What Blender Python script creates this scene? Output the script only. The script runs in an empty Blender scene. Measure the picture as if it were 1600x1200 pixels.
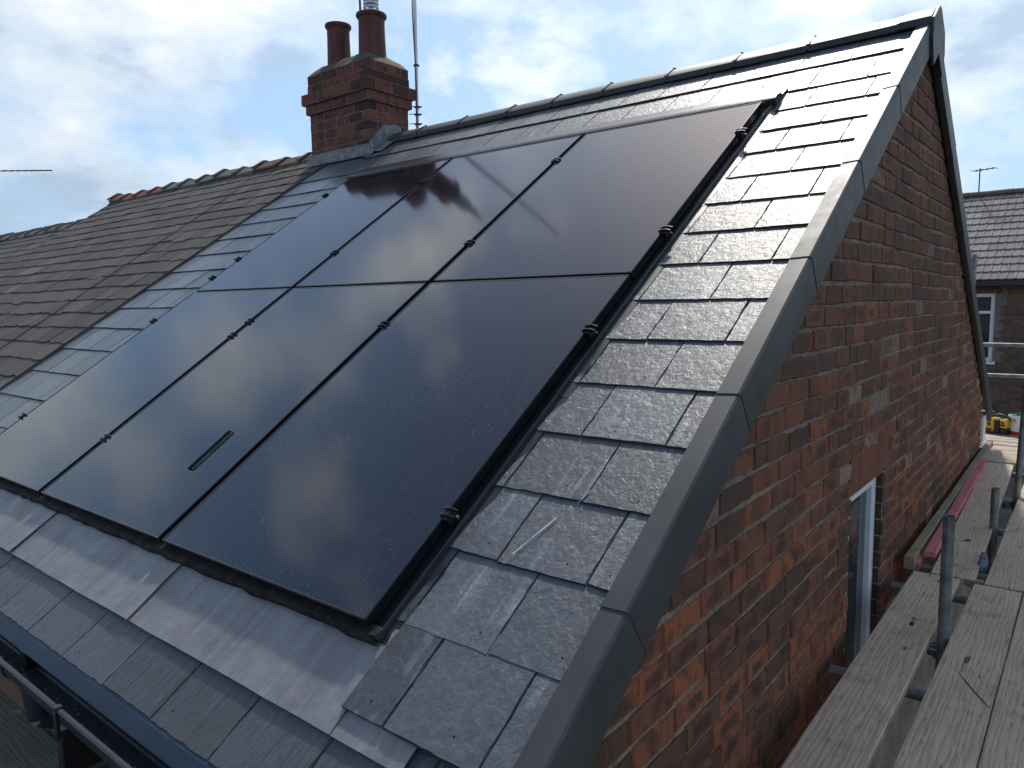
import bpy, bmesh, math, random
from mathutils import Vector, Matrix, Euler
R = math.radians
random.seed(7)
sc = bpy.context.scene
COL = sc.collection

# ------------------------------------------------------------------ camera
cam_d = bpy.data.cameras.new('camera')
cam = bpy.data.objects.new('camera', cam_d)
COL.objects.link(cam)
cam.location = (1.47508, -1.20402, 0.83083)
cam.rotation_euler = Euler((R(83.76948), R(0.76516), R(38.62443)), 'XYZ')
cam_d.sensor_width = 36.0
cam_d.lens = 1141.86 / 1600 * 36
cam_d.clip_start = 0.05
cam_d.clip_end = 2000
sc.camera = cam

# ------------------------------------------------------------------ sky and sun
SUN_EL, SUN_AZ = 50.0, -23.0          # azimuth from +Y towards +X
sdir = Vector((math.sin(R(SUN_AZ)) * math.cos(R(SUN_EL)), math.cos(R(SUN_AZ)) * math.cos(R(SUN_EL)), math.sin(R(SUN_EL))))
w = bpy.data.worlds.new('World')
sc.world = w
w.use_nodes = True
nt = w.node_tree
nt.nodes.clear()


def N(tree, typ, **kw):
    n = tree.nodes.new(typ)
    for k, v in kw.items():
        if k.startswith('i_'):
            n.inputs[k[2:].replace('_', ' ')].default_value = v
        elif k[0] == 'i' and k[1:].isdigit():
            n.inputs[int(k[1:])].default_value = v
        else:
            setattr(n, k, v)
    return n


def ramp(tree, stops, interp='LINEAR'):
    n = tree.nodes.new('ShaderNodeValToRGB')
    cr = n.color_ramp
    cr.interpolation = interp
    while len(cr.elements) > 1:
        cr.elements.remove(cr.elements[-1])
    for i, (p, c) in enumerate(stops):
        e = cr.elements[0] if i == 0 else cr.elements.new(p)
        e.position = p
        if not isinstance(c, (tuple, list)):
            c = (c, c, c)
        e.color = (*c, 1)
    return n


SKY_OFF = (-3.15, -6.54, 0.18)


def sky_nodes():
    L = nt.links.new
    out = N(nt, 'ShaderNodeOutputWorld')
    bg = N(nt, 'ShaderNodeBackground')
    bg.inputs['Strength'].default_value = 0.115
    L(bg.outputs[0], out.inputs[0])
    sky = N(nt, 'ShaderNodeTexSky', sky_type='NISHITA')
    sky.sun_disc = False
    sky.sun_elevation = R(SUN_EL)
    sky.sun_rotation = R(SUN_AZ % 360)
    sky.air_density = 1.0
    sky.dust_density = 1.2
    tc = N(nt, 'ShaderNodeTexCoord')
    mp = N(nt, 'ShaderNodeMapping')
    mp.inputs['Scale'].default_value = (1, 1, 1.6)
    mp.inputs['Location'].default_value = SKY_OFF
    L(tc.outputs['Generated'], mp.inputs['Vector'])
    # broad cover: thicker towards the horizon, open blue overhead
    n1 = N(nt, 'ShaderNodeTexNoise', i_Scale=3.0, i_Detail=10.0, i_Roughness=0.56, i_Distortion=0.12)
    L(mp.outputs[0], n1.inputs['Vector'])
    sepz = N(nt, 'ShaderNodeSeparateXYZ')
    L(tc.outputs['Generated'], sepz.inputs[0])
    elev = N(nt, 'ShaderNodeMath', operation='MULTIPLY_ADD', i1=-0.32, i2=0.11)
    L(sepz.outputs[2], elev.inputs[0])
    addc = N(nt, 'ShaderNodeMath', operation='ADD')
    L(n1.outputs['Fac'], addc.inputs[0])
    L(elev.outputs[0], addc.inputs[1])
    cover = ramp(nt, [(0.43, 0.0), (0.49, 0.5), (0.57, 0.9), (0.66, 1.0)])
    L(addc.outputs[0], cover.inputs[0])
    # light and shade inside the clouds
    mp2 = N(nt, 'ShaderNodeMapping')
    mp2.inputs['Scale'].default_value = (1, 1, 1.9)
    mp2.inputs['Location'].default_value = (8.98, 3.14, -5.73)
    L(tc.outputs['Generated'], mp2.inputs['Vector'])
    n2 = N(nt, 'ShaderNodeTexNoise', i_Scale=4.2, i_Detail=9.0, i_Roughness=0.55, i_Distortion=0.15)
    L(mp2.outputs[0], n2.inputs['Vector'])
    tone = ramp(nt, [(0.39, (2.3, 2.95, 3.7)), (0.47, (3.5, 4.05, 4.6)), (0.545, (4.3, 4.6, 4.85)), (0.64, (5.3, 5.3, 5.2))])
    L(n2.outputs['Fac'], tone.inputs[0])
    # thin cloud glows around the sun it veils
    dot = N(nt, 'ShaderNodeVectorMath', operation='DOT_PRODUCT')
    dot.inputs[1].default_value = sdir
    L(tc.outputs['Generated'], dot.inputs[0])
    mx = N(nt, 'ShaderNodeMath', operation='MAXIMUM', i1=0.0)
    L(dot.outputs['Value'], mx.inputs[0])
    pw = N(nt, 'ShaderNodeMath', operation='POWER', i1=5.0)
    L(mx.outputs[0], pw.inputs[0])
    sc1 = N(nt, 'ShaderNodeMath', operation='MULTIPLY_ADD', i1=0.7, i2=1.0)
    L(pw.outputs[0], sc1.inputs[0])
    glow = N(nt, 'ShaderNodeVectorMath', operation='SCALE')
    L(tone.outputs[0], glow.inputs[0])
    L(sc1.outputs[0], glow.inputs['Scale'])
    # blue gaps, slightly milky
    milk = N(nt, 'ShaderNodeMix', data_type='RGBA')
    mkf = N(nt, 'ShaderNodeMath', operation='MULTIPLY_ADD', i1=-1.0, i2=0.80, use_clamp=True)
    L(sepz.outputs[2], mkf.inputs[0])
    L(mkf.outputs[0], milk.inputs[0])
    milk.inputs[7].default_value = (2.0, 3.5, 5.5, 1)
    skg = N(nt, 'ShaderNodeVectorMath', operation='SCALE')
    skg.inputs['Scale'].default_value = 0.75
    L(sky.outputs[0], skg.inputs[0])
    L(skg.outputs[0], milk.inputs[6])
    mix = N(nt, 'ShaderNodeMix', data_type='RGBA')
    L(cover.outputs[0], mix.inputs[0])
    L(milk.outputs[2], mix.inputs[6])
    L(glow.outputs[0], mix.inputs[7])
    L(mix.outputs[2], bg.inputs['Color'])


sky_nodes()
sun_d = bpy.data.lights.new('sun', 'SUN')
sun_d.energy = 2.1
sun_d.angle = R(3.0)
sun_d.color = (1.0, 0.95, 0.87)
sun = bpy.data.objects.new('sun', sun_d)
sun.rotation_euler = (-sdir).to_track_quat('-Z', 'Y').to_euler()
sun.location = sdir * 60
COL.objects.link(sun)
sc.view_settings.view_transform = 'Standard'
sc.view_settings.look = 'None'
sc.view_settings.exposure = 0.72
sc.view_settings.gamma = 1.0
sc.view_settings.use_curve_mapping = False

# ------------------------------------------------------------------ materials
MATS = {}


class Mat:
    """small wrapper that collects a Principled material's nodes"""

    def __init__(self, name, base=(0.5, 0.5, 0.5), rough=0.6, metal=0.0, spec=0.5):
        self.m = bpy.data.materials.new(name)
        self.m.use_nodes = True
        self.t = self.m.node_tree
        self.p = self.t.nodes['Principled BSDF']
        self.p.inputs['Base Color'].default_value = (*base, 1)
        self.p.inputs['Roughness'].default_value = rough
        self.p.inputs['Metallic'].default_value = metal
        self.p.inputs['Specular IOR Level'].default_value = spec
        MATS[name] = self.m

    def l(self, a, b):
        self.t.links.new(a, b)

    def n(self, typ, **kw):
        return N(self.t, typ, **kw)

    def coords(self, scale=(1, 1, 1), per_object=True):
        tc = self.n('ShaderNodeTexCoord')
        v = tc.outputs['Object']
        if per_object:
            oi = self.n('ShaderNodeObjectInfo')
            k = self.n('ShaderNodeMath', operation='MULTIPLY', i1=57.0)
            self.l(oi.outputs['Random'], k.inputs[0])
            cb = self.n('ShaderNodeCombineXYZ')
            self.l(k.outputs[0], cb.inputs[0])
            self.l(k.outputs[0], cb.inputs[1])
            self.l(k.outputs[0], cb.inputs[2])
            ad = self.n('ShaderNodeVectorMath', operation='ADD')
            self.l(v, ad.inputs[0])
            self.l(cb.outputs[0], ad.inputs[1])
            v = ad.outputs[0]
        mp = self.n('ShaderNodeMapping')
        mp.inputs['Scale'].default_value = scale
        self.l(v, mp.inputs['Vector'])
        return mp.outputs[0]

    def noise(self, vec, scale, detail=4.0, rough=0.55, dist=0.0):
        n = self.n('ShaderNodeTexNoise', i_Scale=scale, i_Detail=detail, i_Roughness=rough, i_Distortion=dist)
        self.l(vec, n.inputs['Vector'])
        return n.outputs['Fac']

    def ramp(self, fac, stops, interp='LINEAR'):
        r = ramp(self.t, stops, interp)
        self.l(fac, r.inputs[0])
        return r.outputs[0]

    def mix(self, fac, a, b, blend='MIX'):
        m = self.n('ShaderNodeMix', data_type='RGBA', blend_type=blend)
        for v, i in ((fac, 0), (a, 6), (b, 7)):
            if hasattr(v, 'is_linked'):
                self.l(v, m.inputs[i])
            elif i == 0:
                m.inputs[0].default_value = v
            else:
                m.inputs[i].default_value = (*v, 1)
        return m.outputs[2]

    def math(self, op, a, b=None, c=None):
        m = self.n('ShaderNodeMath', operation=op)
        for i, v in enumerate((a, b, c)):
            if v is None:
                continue
            if hasattr(v, 'is_linked'):
                self.l(v, m.inputs[i])
            else:
                m.inputs[i].default_value = v
        return m.outputs[0]

    def rand(self):
        """per piece random: the object's own plus a face attribute for joined pieces"""
        oi = self.n('ShaderNodeObjectInfo')
        at = self.n('ShaderNodeAttribute', attribute_name='piece')
        s = self.math('ADD', oi.outputs['Random'], at.outputs['Fac'])
        return self.math('FRACT', s)

    def color(self, c):
        self.l(c, self.p.inputs['Base Color'])

    def rough(self, r):
        self.l(r, self.p.inputs['Roughness'])

    def bump(self, h, dist=0.002, strength=1.0):
        b = self.n('ShaderNodeBump')
        b.inputs['Distance'].default_value = dist
        b.inputs['Strength'].default_value = strength
        self.l(h, b.inputs['Height'])
        self.l(b.outputs[0], self.p.inputs['Normal'])


def slate_mat(name, dark, light, stretch, bump, rough=0.42, chalk=0.5):
    m = Mat(name, rough=rough, spec=0.75)
    v = m.coords((1, 1, 1))
    vs = m.coords(stretch)
    big = m.noise(v, 4.0, 4)
    fine = m.noise(v, 55.0, 6, 0.65)
    c = m.mix(m.ramp(big, [(0.3, 0.0), (0.7, 1.0)]), dark, light)
    r = m.rand()
    c = m.mix(m.ramp(fine, [(0.42, 0.0), (0.75, 0.4)]), c, tuple(min(1, x * 2.0) for x in light))
    val = m.n('ShaderNodeHueSaturation')
    m.l(c, val.inputs['Color'])
    m.l(m.math('MULTIPLY_ADD', r, 0.6, 0.72), val.inputs['Value'])
    c = val.outputs[0]
    # chalky rub marks along the fall of the slope
    vc = m.coords((34, 1.6, 1))
    st = m.noise(vc, 1.0, 5, 0.6)
    area = m.noise(v, 5.5, 2)
    k = m.math('MULTIPLY', m.ramp(st, [(0.5, 0.0), (0.72, 1.0)]), m.ramp(area, [(0.48, 0.0), (0.68, 1.0)]))
    k = m.math('MULTIPLY', k, chalk)
    c = m.mix(k, c, (0.36, 0.38, 0.40))
    # ring shaped dried drops
    vo = m.n('ShaderNodeTexVoronoi', feature='F1', i_Scale=26.0)
    m.l(v, vo.inputs['Vector'])
    ringd = m.ramp(vo.outputs['Distance'], [(0.17, 0.0), (0.21, 1.0), (0.26, 0.0)])
    sel = m.math('MULTIPLY', ringd, m.ramp(m.noise(v, 3.3, 1), [(0.60, 0.0), (0.68, 0.5)]))
    c = m.mix(m.math('MULTIPLY', sel, chalk), c, (0.33, 0.35, 0.36))
    fl = m.noise(m.coords((1, 1.6, 1)), 150.0, 5, 0.7, 0.6)
    c = m.mix(m.ramp(fl, [(0.56, 0.0), (0.72, 0.28)]), c, (0.15, 0.16, 0.172))
    m.color(c)
    h1 = m.noise(vs, 1.0, 7, 0.62, 0.9)
    h2 = m.noise(v, 130.0, 4, 0.6)
    h3 = m.noise(vs, 0.45, 3, 0.5, 0.6)
    h = m.math('MULTIPLY_ADD', h2, 0.22, m.math('MULTIPLY_ADD', h3, 1.1, h1))
    m.bump(h, bump, 1.0)
    m.rough(m.math('MULTIPLY_ADD', fine, 0.22, rough - 0.1))
    return m.m


SLATE = slate_mat('riven_slate', (0.047, 0.053, 0.061), (0.070, 0.078, 0.088), (44, 36, 36), 0.0029, 0.46, 0.7)
SLATE_EAVE = slate_mat('combed_slate', (0.044, 0.050, 0.058), (0.064, 0.071, 0.080), (70, 7, 30), 0.009, 0.45, 0.12)
SLATE_SKY_SHEEN = slate_mat('combed_slate_sky_sheen', (0.060, 0.067, 0.076), (0.085, 0.094, 0.104), (60, 6, 30), 0.0022, 0.30, 0.35)  # combed slate; base colour lightened to carry the sky's reflection, roughness lowered
hole_m = Mat('nail_hole', (0.004, 0.004, 0.005), 0.9, spec=0.05)
HOLE = hole_m.m
m = Mat('slate_edge', (0.02, 0.022, 0.026), 0.7)
m.bump(m.noise(m.coords(), 120.0, 4), 0.002)
EDGE = m.m


def old_slate():
    m = Mat('weathered_slate', rough=0.8, spec=0.25)
    v = m.coords()
    r = m.rand()
    c = m.ramp(r, [(0.0, (0.062, 0.053, 0.047)), (0.5, (0.092, 0.081, 0.072)), (0.9, (0.115, 0.102, 0.091)), (0.93, (0.16, 0.145, 0.13)), (0.96, (0.065, 0.063, 0.064)), (1.0, (0.13, 0.11, 0.09))])
    st = m.noise(m.coords((30, 1.5, 1)), 1.0, 6, 0.65)
    c = m.mix(m.ramp(st, [(0.42, 0.0), (0.7, 0.5)]), c, (0.145, 0.13, 0.117))
    c = m.mix(m.ramp(m.noise(v, 9.0, 6, 0.7), [(0.55, 0.0), (0.68, 0.55)]), c, (0.035, 0.03, 0.028))
    vo = m.n('ShaderNodeTexVoronoi', feature='F1', i_Scale=30.0)
    m.l(v, vo.inputs['Vector'])
    sp = m.math('MULTIPLY', m.ramp(vo.outputs['Distance'], [(0.14, 1.0), (0.2, 0.0)]), m.ramp(m.noise(v, 6.0, 2), [(0.6, 0.0), (0.66, 0.8)]))
    c = m.mix(sp, c, (0.33, 0.32, 0.29))
    c = m.mix(m.ramp(m.noise(m.coords(per_object=False), 2.3, 6, 0.72), [(0.60, 0.0), (0.68, 0.6)]), c, (0.12, 0.11, 0.055))
    m.color(c)
    m.bump(m.math('ADD', st, m.noise(v, 40.0, 5)), 0.003)
    return m.m


OLD_SLATE = old_slate()


def glass_panel():
    m = Mat('solar_glass', (0.003, 0.004, 0.009), 0.13, spec=0.9)
    v = m.coords((1, 1, 1), True)
    # dried dust specks
    def specks(scale, cut, dens):
        vo = m.n('ShaderNodeTexVoronoi', feature='F1', i_Scale=scale)
        m.l(v, vo.inputs['Vector'])
        d = m.ramp(vo.outputs['Distance'], [(cut * 0.7, 1.0), (cut, 0.0)])
        sep = m.n('ShaderNodeSeparateColor')
        m.l(vo.outputs['Color'], sep.inputs[0])
        return m.math('MULTIPLY', d, m.ramp(sep.outputs[0], [(dens, 0.0), (1.0, 1.0)]))
    a = specks(75.0, 0.26, 0.45)
    b = specks(31.0, 0.11, 0.6)
    patch = m.ramp(m.noise(v, 2.6, 3), [(0.35, 0.25), (0.65, 1.0)])
    s = m.math('MULTIPLY', m.math('MAXIMUM', m.math('MULTIPLY', a, 0.6), b), patch)
    # wipe marks
    st = m.noise(m.coords((70, 2.2, 1)), 1.0, 5, 0.6)
    ar = m.noise(v, 3.2, 2)
    k = m.math('MULTIPLY', m.ramp(st, [(0.60, 0.0), (0.76, 1.0)]), m.ramp(ar, [(0.47, 0.0), (0.66, 0.7)]))
    k = m.math('MAXIMUM', s, m.math('MULTIPLY', k, 0.3))
    c = m.mix(m.math('MULTIPLY', k, 0.5), (0.0028, 0.004, 0.011), (0.33, 0.34, 0.35))
    film = m.ramp(m.noise(v, 1.7, 4), [(0.35, 0.0), (0.75, 0.012)])
    c = m.mix(film, c, (0.4, 0.4, 0.42))
    m.color(c)
    m.rough(m.math('MULTIPLY_ADD', k, 0.4, 0.080))
    return m.m


GLASS = glass_panel()
m = Mat('black_anodised_frame', (0.012, 0.012, 0.013), 0.22, 0.0, 1.0)
FRAME = m.m
m = Mat('black_clamp', (0.008, 0.008, 0.009), 0.38, 0.0, 0.6)
CLAMP = m.m
m = Mat('bolt_steel', (0.5, 0.5, 0.5), 0.35, 1.0)
BOLT = m.m
m = Mat('black_tray', (0.020, 0.021, 0.024), 0.27, 0.0, 0.6)
m.rough(m.math('MULTIPLY_ADD', m.noise(m.coords((20, 1, 1)), 1.0, 4), 0.2, 0.2))
TRAY = m.m
m = Mat('black_rubber_apron', (0.022, 0.024, 0.024), 0.75, spec=0.2)
m.bump(m.noise(m.coords((14, 30, 20)), 1.0, 5, 0.6), 0.006)
m.color(m.mix(m.ramp(m.noise(m.coords(), 22.0, 5, 0.65), [(0.5, 0.0), (0.75, 0.6)]), (0.009, 0.010, 0.010), (0.07, 0.074, 0.072)))
APRON = m.m


def lead_mat():
    m = Mat('rolled_lead', rough=0.5, metal=0.25)
    v = m.coords()
    c = m.ramp(m.noise(v, 5.0, 6, 0.62), [(0.3, (0.17, 0.168, 0.172)), (0.55, (0.225, 0.222, 0.224)), (0.75, (0.275, 0.272, 0.272))])
    st = m.noise(m.coords((26, 2.0, 1)), 1.0, 6, 0.6)
    c = m.mix(m.ramp(st, [(0.45, 0.0), (0.72, 0.45)]), c, (0.33, 0.328, 0.33))
    gr = m.noise(v, 70.0, 5, 0.7)
    c = m.mix(m.ramp(gr, [(0.5, 0.0), (0.8, 0.3)]), c, (0.13, 0.13, 0.135))
    m.color(c)
    m.rough(m.ramp(m.noise(v, 9.0, 5), [(0.3, 0.4), (0.7, 0.62)]))
    h = m.math('ADD', m.noise(m.coords((18, 2.5, 1)), 1.0, 4), m.math('MULTIPLY', m.noise(v, 60.0, 4), 0.2))
    h = m.math('MULTIPLY_ADD', m.noise(v, 6.0, 3), 2.0, h)
    m.bump(h, 0.006)
    return m.m


LEAD = lead_mat()
m = Mat('dull_chimney_lead', rough=0.65, metal=0.1)
v = m.coords(per_object=False)
m.color(m.ramp(m.noise(v, 14.0, 6, 0.7), [(0.3, (0.10, 0.105, 0.11)), (0.55, (0.21, 0.215, 0.225)), (0.75, (0.36, 0.365, 0.37))]))
m.bump(m.noise(v, 26.0, 5), 0.012)
LEAD_DULL = m.m


def plastic(name, base, rough, amt=0.25, stain=None):
    m = Mat(name, base, rough)
    v = m.coords()
    m.p.inputs['Specular IOR Level'].default_value = 0.3
    c = m.mix(m.ramp(m.noise(v, 5.0, 5, 0.6), [(0.3, 0.0), (0.75, amt)]), base, tuple(min(1, b * 2.2 + 0.02) for b in base))
    m.color(c)
    m.rough(m.math('MULTIPLY_ADD', m.noise(v, 12.0, 4), 0.2, rough - 0.1))
    return m.m


VERGE = plastic('anthracite_verge_plastic', (0.040, 0.043, 0.046), 0.52, 0.3)
RIDGE_M = plastic('charcoal_ridge_concrete', (0.034, 0.034, 0.036), 0.50, 0.35)
GUTTER = plastic('anthracite_gutter_plastic', (0.030, 0.036, 0.045), 0.35, 0.2)
UNDERLAY = plastic('slate_blue_eave_tray', (0.020, 0.046, 0.078), 0.5, 0.15)
WHITE = plastic('white_window_plastic', (0.74, 0.75, 0.76), 0.35, 0.0)
m = Mat('window_glass', (0.03, 0.038, 0.038), 0.05, spec=0.6)
WGLASS = m.m
m = Mat('blind_cloth', (0.42, 0.44, 0.45), 0.8)
BLIND = m.m


def brick_mat(name, stops, soot=0.6, buff=0.04, zred=None):
    m = Mat(name, rough=0.85, spec=0.25)
    v = m.coords()
    r = m.rand()
    tc = m.n('ShaderNodeTexCoord')
    geo = m.n('ShaderNodeNewGeometry')
    pos = geo.outputs['Position']
    c = m.ramp(r, stops, 'LINEAR')
    # per brick soot patches and streaks (world space so joined bricks differ too)
    mp = m.n('ShaderNodeMapping')
    mp.inputs['Scale'].default_value = (9, 9, 9)
    m.l(pos, mp.inputs['Vector'])
    off = m.n('ShaderNodeVectorMath', operation='ADD')
    cb = m.n('ShaderNodeCombineXYZ')
    k = m.math('MULTIPLY', r, 40.0)
    m.l(k, cb.inputs[0])
    m.l(k, cb.inputs[1])
    m.l(mp.outputs[0], off.inputs[0])
    m.l(cb.outputs[0], off.inputs[1])
    n1 = m.noise(off.outputs[0], 1.0, 5, 0.62, 0.4)
    c = m.mix(m.math('MULTIPLY', m.ramp(n1, [(0.49, 0.0), (0.60, 1.0)]), soot), c, (0.042, 0.030, 0.024))
    at = m.n('ShaderNodeAttribute', attribute_name='core')
    nz = m.noise(off.outputs[0], 1.7, 4, 0.65)
    dk = m.math('MULTIPLY_ADD', nz, 1.5, m.math('MULTIPLY_ADD', at.outputs['Fac'], 0.95, -1.0))
    gate = m.ramp(m.math('FRACT', m.math('MULTIPLY', r, 7.31)), [(0.35, 0.0), (0.62, 0.8)])
    c = m.mix(m.math('MULTIPLY', m.ramp(dk, [(0.0, 0.0), (0.35, 1.0)]), gate), c, (0.055, 0.036, 0.028))
    mp2 = m.n('ShaderNodeMapping')
    mp2.inputs['Scale'].default_value = (46, 46, 3.0)
    m.l(pos, mp2.inputs['Vector'])
    st = m.noise(mp2.outputs[0], 1.0, 4, 0.6)
    c = m.mix(m.ramp(st, [(0.52, 0.0), (0.72, 0.55)]), c, (0.055, 0.035, 0.028))
    c = m.mix(m.ramp(m.noise(mp2.outputs[0], 1.6, 3, 0.6, 0.5), [(0.60, 0.0), (0.74, 0.35)]), c, (0.40, 0.15, 0.06))
    g = m.noise(pos, 180.0, 4, 0.7)
    c = m.mix(m.ramp(g, [(0.55, 0.0), (0.8, 0.4)]), c, (0.25, 0.18, 0.15))
    if zred:
        sep = m.n('ShaderNodeSeparateXYZ')
        m.l(pos, sep.inputs[0])
        wob = m.noise(pos, 1.1, 3)
        q = m.math('MULTIPLY_ADD', wob, 1.2, sep.outputs[2])
        mr = m.n('ShaderNodeMapRange')
        mr.inputs[1].default_value = zred[0]
        mr.inputs[2].default_value = zred[1]
        mr.inputs[3].default_value = 0.0
        mr.inputs[4].default_value = zred[2]
        m.l(q, mr.inputs[0])
        c = m.mix(mr.outputs[0], c, (0.115, 0.070, 0.054))
    m.color(c)
    h = m.math('ADD', m.noise(pos, 70.0, 5, 0.65), m.math('MULTIPLY', m.noise(pos, 260.0, 3), 0.4))
    m.bump(h, 0.004)
    return m.m


BRICK = brick_mat('old_red_brick', [(0.0, (0.095, 0.052, 0.038)), (0.2, (0.21, 0.08, 0.047)), (0.4, (0.32, 0.105, 0.05)), (0.55, (0.13, 0.062, 0.043)),
                                  (0.72, (0.38, 0.12, 0.052)), (0.82, (0.15, 0.066, 0.045)), (0.90, (0.25, 0.092, 0.052)), (0.94, (0.43, 0.15, 0.06)), (0.965, (0.18, 0.07, 0.045)), (0.972, (0.34, 0.23, 0.17)), (1.0, (0.37, 0.26, 0.19))],
                  0.6, zred=(0.1, 1.6, 0.55))
BRICK_RED = brick_mat('smooth_red_brick', [(0.0, (0.20, 0.075, 0.048)), (1.0, (0.25, 0.09, 0.053))], 0.3)
BRICK_CH = brick_mat('chimney_red_brick', [(0.0, (0.185, 0.068, 0.05)), (0.5, (0.23, 0.083, 0.06)), (1.0, (0.15, 0.06, 0.047))], 0.7)
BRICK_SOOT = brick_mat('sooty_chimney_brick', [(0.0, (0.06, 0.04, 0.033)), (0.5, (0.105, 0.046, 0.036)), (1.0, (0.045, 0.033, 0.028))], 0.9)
BRICK_FAR = brick_mat('brown_brick', [(0.0, (0.13, 0.092, 0.068)), (0.4, (0.18, 0.122, 0.088)), (0.7, (0.10, 0.076, 0.06)), (1.0, (0.20, 0.115, 0.08))], 0.5)


def mortar_mat(name, a, b):
    m = Mat(name, rough=0.95, spec=0.15)
    v = m.coords(per_object=False)
    c = m.mix(m.ramp(m.noise(v, 3.0, 5, 0.6), [(0.35, 0.0), (0.65, 1.0)]), a, b)
    g = m.noise(v, 150.0, 4, 0.75)
    c = m.mix(m.ramp(g, [(0.4, 0.0), (0.7, 0.8)]), c, (0.085, 0.072, 0.055))
    c = m.mix(m.ramp(m.noise(v, 38.0, 5, 0.75), [(0.52, 0.0), (0.66, 0.75)]), c, (0.075, 0.058, 0.044))
    m.color(c)
    m.bump(m.math('ADD', m.noise(v, 60.0, 5, 0.7), g), 0.012)
    return m.m


MORTAR = mortar_mat('grey_sand_mortar', (0.33, 0.28, 0.21), (0.60, 0.52, 0.40))
MORTAR_CH = mortar_mat('pink_grey_mortar', (0.26, 0.205, 0.185), (0.42, 0.34, 0.31))
MORTAR_FAR = mortar_mat('pale_mortar', (0.24, 0.215, 0.185), (0.32, 0.29, 0.25))
m = Mat('lichen_flaunching', rough=0.95)
v = m.coords(per_object=False)
c = m.ramp(m.noise(v, 12.0, 6, 0.7), [(0.3, (0.04, 0.036, 0.030)), (0.55, (0.095, 0.084, 0.064)), (0.75, (0.19, 0.17, 0.125))])
c = m.mix(m.ramp(m.noise(v, 7.0, 5, 0.65), [(0.54, 0.0), (0.66, 0.8)]), c, (0.16, 0.125, 0.035))
m.color(c)
m.bump(m.noise(v, 30.0, 5), 0.015)
FLAUNCH = m.m
m = Mat('terracotta_pot', rough=0.7)
v = m.coords()
c = m.mix(m.ramp(m.noise(v, 4.0, 4), [(0.35, 0.0), (0.7, 0.8)]), (0.155, 0.042, 0.032), (0.085, 0.03, 0.025))
st = m.noise(m.coords((16, 16, 2)), 1.0, 4)
m.color(m.mix(m.ramp(st, [(0.45, 0.0), (0.65, 0.85)]), c, (0.028, 0.02, 0.018)))
m.bump(m.noise(v, 30.0, 4), 0.004)
POT = m.m


def old_ridge(name, a, b):
    m = Mat(name, rough=0.9, spec=0.2)
    v = m.coords()
    c = m.mix(m.ramp(m.noise(v, 7.0, 6, 0.7), [(0.35, 0.0), (0.65, 1.0)]), a, b)
    c = m.mix(m.ramp(m.noise(v, 16.0, 5, 0.7), [(0.55, 0.0), (0.68, 0.7)]), c, (0.05, 0.045, 0.035))
    m.color(c)
    m.bump(m.noise(v, 30.0, 5, 0.7), 0.008)
    return m.m


RIDGE_RED = old_ridge('terracotta_ridge', (0.24, 0.105, 0.075), (0.17, 0.08, 0.06))
RIDGE_OLD = old_ridge('weathered_ridge', (0.13, 0.095, 0.075), (0.20, 0.12, 0.09))
RIDGE_GREY = old_ridge('grey_crested_ridge', (0.12, 0.108, 0.09), (0.20, 0.185, 0.16))
BEDDING = old_ridge('ridge_bedding_mortar', (0.07, 0.062, 0.055), (0.12, 0.108, 0.095))


def wood_mat(name, a, b, axis='y', knots=True, dark=(0.075, 0.058, 0.045)):
    m = Mat(name, rough=0.85, spec=0.2)
    s = {'y': (1, 0.075, 1), 'x': (0.075, 1, 1)}[axis]
    v = m.coords(s)
    vf = m.coords()
    d = m.noise(v, 9.0, 3, 0.5)
    wv = m.n('ShaderNodeTexWave', wave_type='RINGS', rings_direction='X' if axis == 'x' else 'Y')
    wv.inputs['Scale'].default_value = 22.0
    wv.inputs['Distortion'].default_value = 9.0
    wv.inputs['Detail'].default_value = 3.0
    wv.inputs['Detail Scale'].default_value = 1.4
    m.l(v, wv.inputs['Vector'])
    fine = m.noise(v, 130.0, 5, 0.7)
    c = m.mix(m.ramp(m.noise(vf, 2.2, 5, 0.6), [(0.3, 0.0), (0.7, 1.0)]), a, b)
    c = m.mix(m.ramp(wv.outputs['Fac'], [(0.0, 0.26), (0.45, 0.0)]), c, dark)
    c = m.mix(m.ramp(fine, [(0.50, 0.0), (0.75, 0.48)]), c, dark)
    c = m.mix(m.ramp(m.noise(vf, 30.0, 5, 0.7), [(0.55, 0.0), (0.75, 0.35)]), c, (0.10, 0.09, 0.08))
    c = m.mix(m.ramp(m.noise(vf, 4.0, 6, 0.72, 0.4), [(0.52, 0.0), (0.70, 0.5)]), c, (0.17, 0.135, 0.10))
    c = m.mix(m.ramp(m.noise(vf, 11.0, 5, 0.7), [(0.64, 0.0), (0.72, 0.5)]), c, (0.62, 0.58, 0.52))
    h = m.math('MULTIPLY_ADD', fine, 0.7, m.math('MULTIPLY', wv.outputs['Fac'], 0.2))
    if knots:
        vk = m.coords({'y': (7.0, 3.2, 0.01), 'x': (3.2, 7.0, 0.01)}[axis])
        vo = m.n('ShaderNodeTexVoronoi', feature='F1', i_Scale=1.0)
        m.l(vk, vo.inputs['Vector'])
        sep = m.n('ShaderNodeSeparateColor')
        m.l(vo.outputs['Color'], sep.inputs[0])
        kk = m.math('MULTIPLY', m.ramp(vo.outputs['Distance'], [(0.05, 1.0), (0.10, 0.0)]), m.ramp(sep.outputs[1], [(0.5, 0.0), (0.55, 0.8)]))
        c = m.mix(kk, c, (0.06, 0.045, 0.035))
    # dark splits and gouges
    vg = m.coords({'y': (40, 4.5, 1), 'x': (4.5, 40, 1)}[axis])
    gouge = m.ramp(m.noise(vg, 1.0, 2, 0.5), [(0.70, 0.0), (0.74, 0.8)])
    c = m.mix(gouge, c, (0.045, 0.036, 0.03))
    m.color(c)
    m.bump(h, 0.003)
    return m.m


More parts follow.
